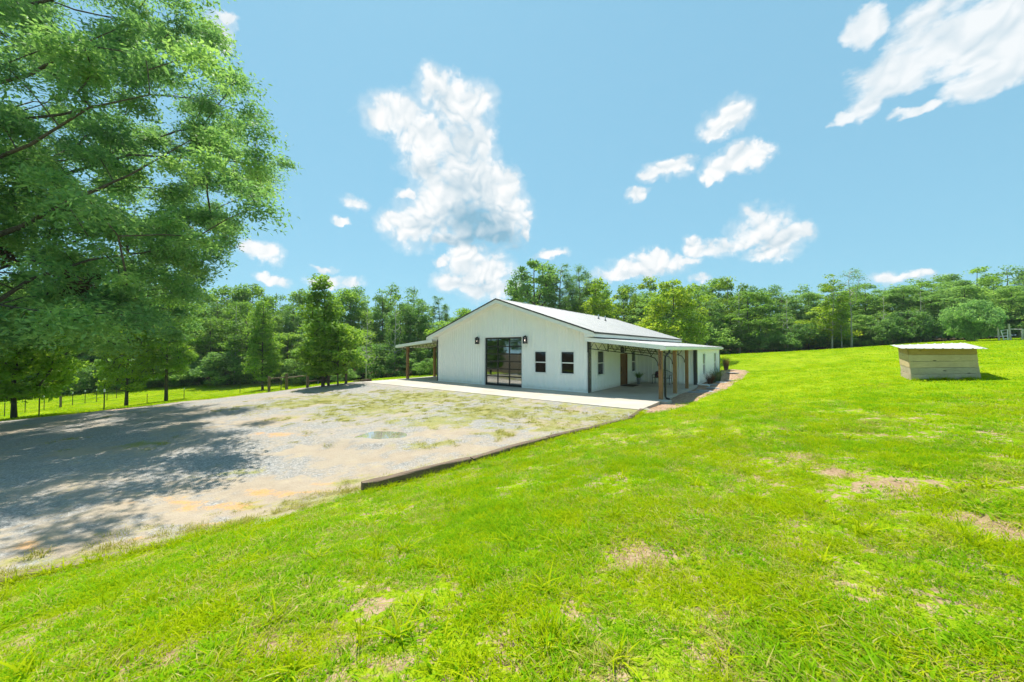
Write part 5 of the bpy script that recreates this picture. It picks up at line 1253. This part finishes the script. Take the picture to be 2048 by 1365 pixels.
for rlo, rhi, de, s0 in ((.9, 5, 190, .95), (5, 9, 110, 1.05), (9, 20, 46, 1.3)):
    x, y = sample(rlo, rhi, de); k = lawn_filter(x, y)
    r_ = np.hypot(x, y); k &= g.random(len(x)) < np.clip((19.5-r_)/8.5, 0, 1)
    th = vnoise(x, y, .55, 41)*.6+vnoise(x, y, .17, 42)*.4; k &= (th > .36) | (g.random(len(x)) < .28)
    x, y = x[k], y[k]; px_.append(x); py_.append(y); ps_.append(s0*g.uniform(.6, 1.25, len(x))*(.75+.6*vnoise(x, y, .9, 44)))
x, y, s_ = map(np.concatenate, (px_, py_, ps_)); q_ = vnoise(x, y, 1.9, 91)*.6+vnoise(x, y, .5, 92)*.4+g.normal(0, .10, len(x))
bm = ellmask(BARE, x, y)
pk_ = np.where(q_ < .40, 3+g.integers(0, 2, len(x)), g.integers(0, 3, len(x))); pk_ = np.where((q_ > .66)|(bm > .05), np.where(g.random(len(x)) < .7, 6, pk_), pk_); pk_ = np.where((vnoise(x, y, .35, 93) > .80), 5, pk_)
scatter('lawn_grass', np.stack([x, y, Hn(x, y)-.016], 1), s_, TUFTS['lawn'], 1, 'short bright green lawn grass in the foreground', pk_)
px_, py_, ps_ = [], [], []
for rlo, rhi, de, s0 in ((10, 26, 14, 1.0), (26, 70, 4.2, 1.5)):
    x, y = sample(rlo, rhi, de); k = lawn_filter(x, y); k &= g.random(len(x)) < np.clip((np.hypot(x, y)-10)/7, 0, 1); x, y = x[k], y[k]; px_.append(x); py_.append(y); ps_.append(s0*g.uniform(.7, 1.2, len(x)))
x, y, s_ = map(np.concatenate, (px_, py_, ps_)); scatter('far_grass', np.stack([x, y, Hn(x, y)-.02], 1), s_, TUFTS['far'], 2, 'bright green grass of the far lawn and pasture')
# weeds and moss-like grass in the gravel
x, y = sample(4, 34, 36, -66, 25); m_ = ellmask(MOSS, x, y)*1.0; lot = poly_sd(LOT, x, y)
nz = vnoise(x, y, 1.3, 61)*.5+vnoise(x, y, .4, 62)*.5
k = (lot > -.1) & (poly_sd(HOUSE, x, y) < -.35) & (((m_+nz) > .88) | ((np.abs(lot) < .45) & (nz > .42)) | (nz > .80))
x, y = x[k], y[k]; scatter('gravel_weeds', np.stack([x, y, Hn(x, y)-.004], 1), g.uniform(.5, 1.15, len(x)), TUFTS['weed'], 3, 'sparse yellow green weeds growing in the gravel')
# taller tufts left by the mower along timbers, posts and the hut
tx, ty = [], []
for (ax, ay), (bx_, by_) in list(zip(TL[:-1], TL[1:]))+[((-6.5, 4.45), (-4.4, 5.9)), ((-9.4, 2.6), (-6.5, 4.4))]:
    n = 40; t = g.random(n); ex, ey = bx_-ax, by_-ay; L_ = math.hypot(ex, ey); o_ = g.uniform(.12, .24, n)
    tx.append(ax+ex*t+ey/L_*o_); ty.append(ay+ey*t-ex/L_*o_)
t = g.random(46); tx.append(14.24+.777*1.55*t-.629*.07); ty.append(12.9-.629*1.55*t-.777*.07)
x, y = sample(1.2, 9, 2.2); k = lawn_filter(x, y); tx.append(x[k]); ty.append(y[k])
x, y = np.concatenate(tx), np.concatenate(ty); scatter('tall_grass', np.stack([x, y, Hn(x, y)-.02], 1), g.uniform(.6, 1.2, len(x)), TUFTS['tall'], 4, 'longer grass tufts along the timbers and hut')

tx, ty = [], []
for (ax, ay), (bx_, by_) in (((-10, 2.3), (-6.44, 4.55)), ((-6.44, 4.55), (-4.78, 5.54)), ((-4.78, 5.54), (-3.05, 7.42))):
    n = 170; t = g.random(n); ex, ey = bx_-ax, by_-ay; L_ = math.hypot(ex, ey); o_ = np.abs(g.normal(0, .45, n))-.12
    tx.append(ax+ex*t-ey/L_*o_); ty.append(ay+ey*t+ex/L_*o_)
x, y = np.concatenate(tx), np.concatenate(ty); k = vnoise(x, y, .5, 64) > .42; x, y = x[k], y[k]
scatter('dry_stalks', np.stack([x, y, Hn(x, y)-.005], 1), g.uniform(.5, 1.1, len(x)), TUFTS['stalk'], 5, 'dry brown stalks along the ragged near edge of the gravel')

# ------------------------------------------------------------------ thin summer haze over the fields
hz = MB().box(-460, 460, -460, 460, -9, 27).build('haze', None); tag(hz, 'thin pale summer haze in the air', None, None, 'stuff')
g_ = NG('haze_air'); pv = g_.n('ShaderNodeVolumePrincipled'); pv.inputs['Color'].default_value = (.86, .93, 1, 1); pv.inputs['Density'].default_value = .0003; pv.inputs['Anisotropy'].default_value = .3
g_.l(pv.outputs[0], g_.out.inputs['Volume']); hz.data.materials.append(g_.m)
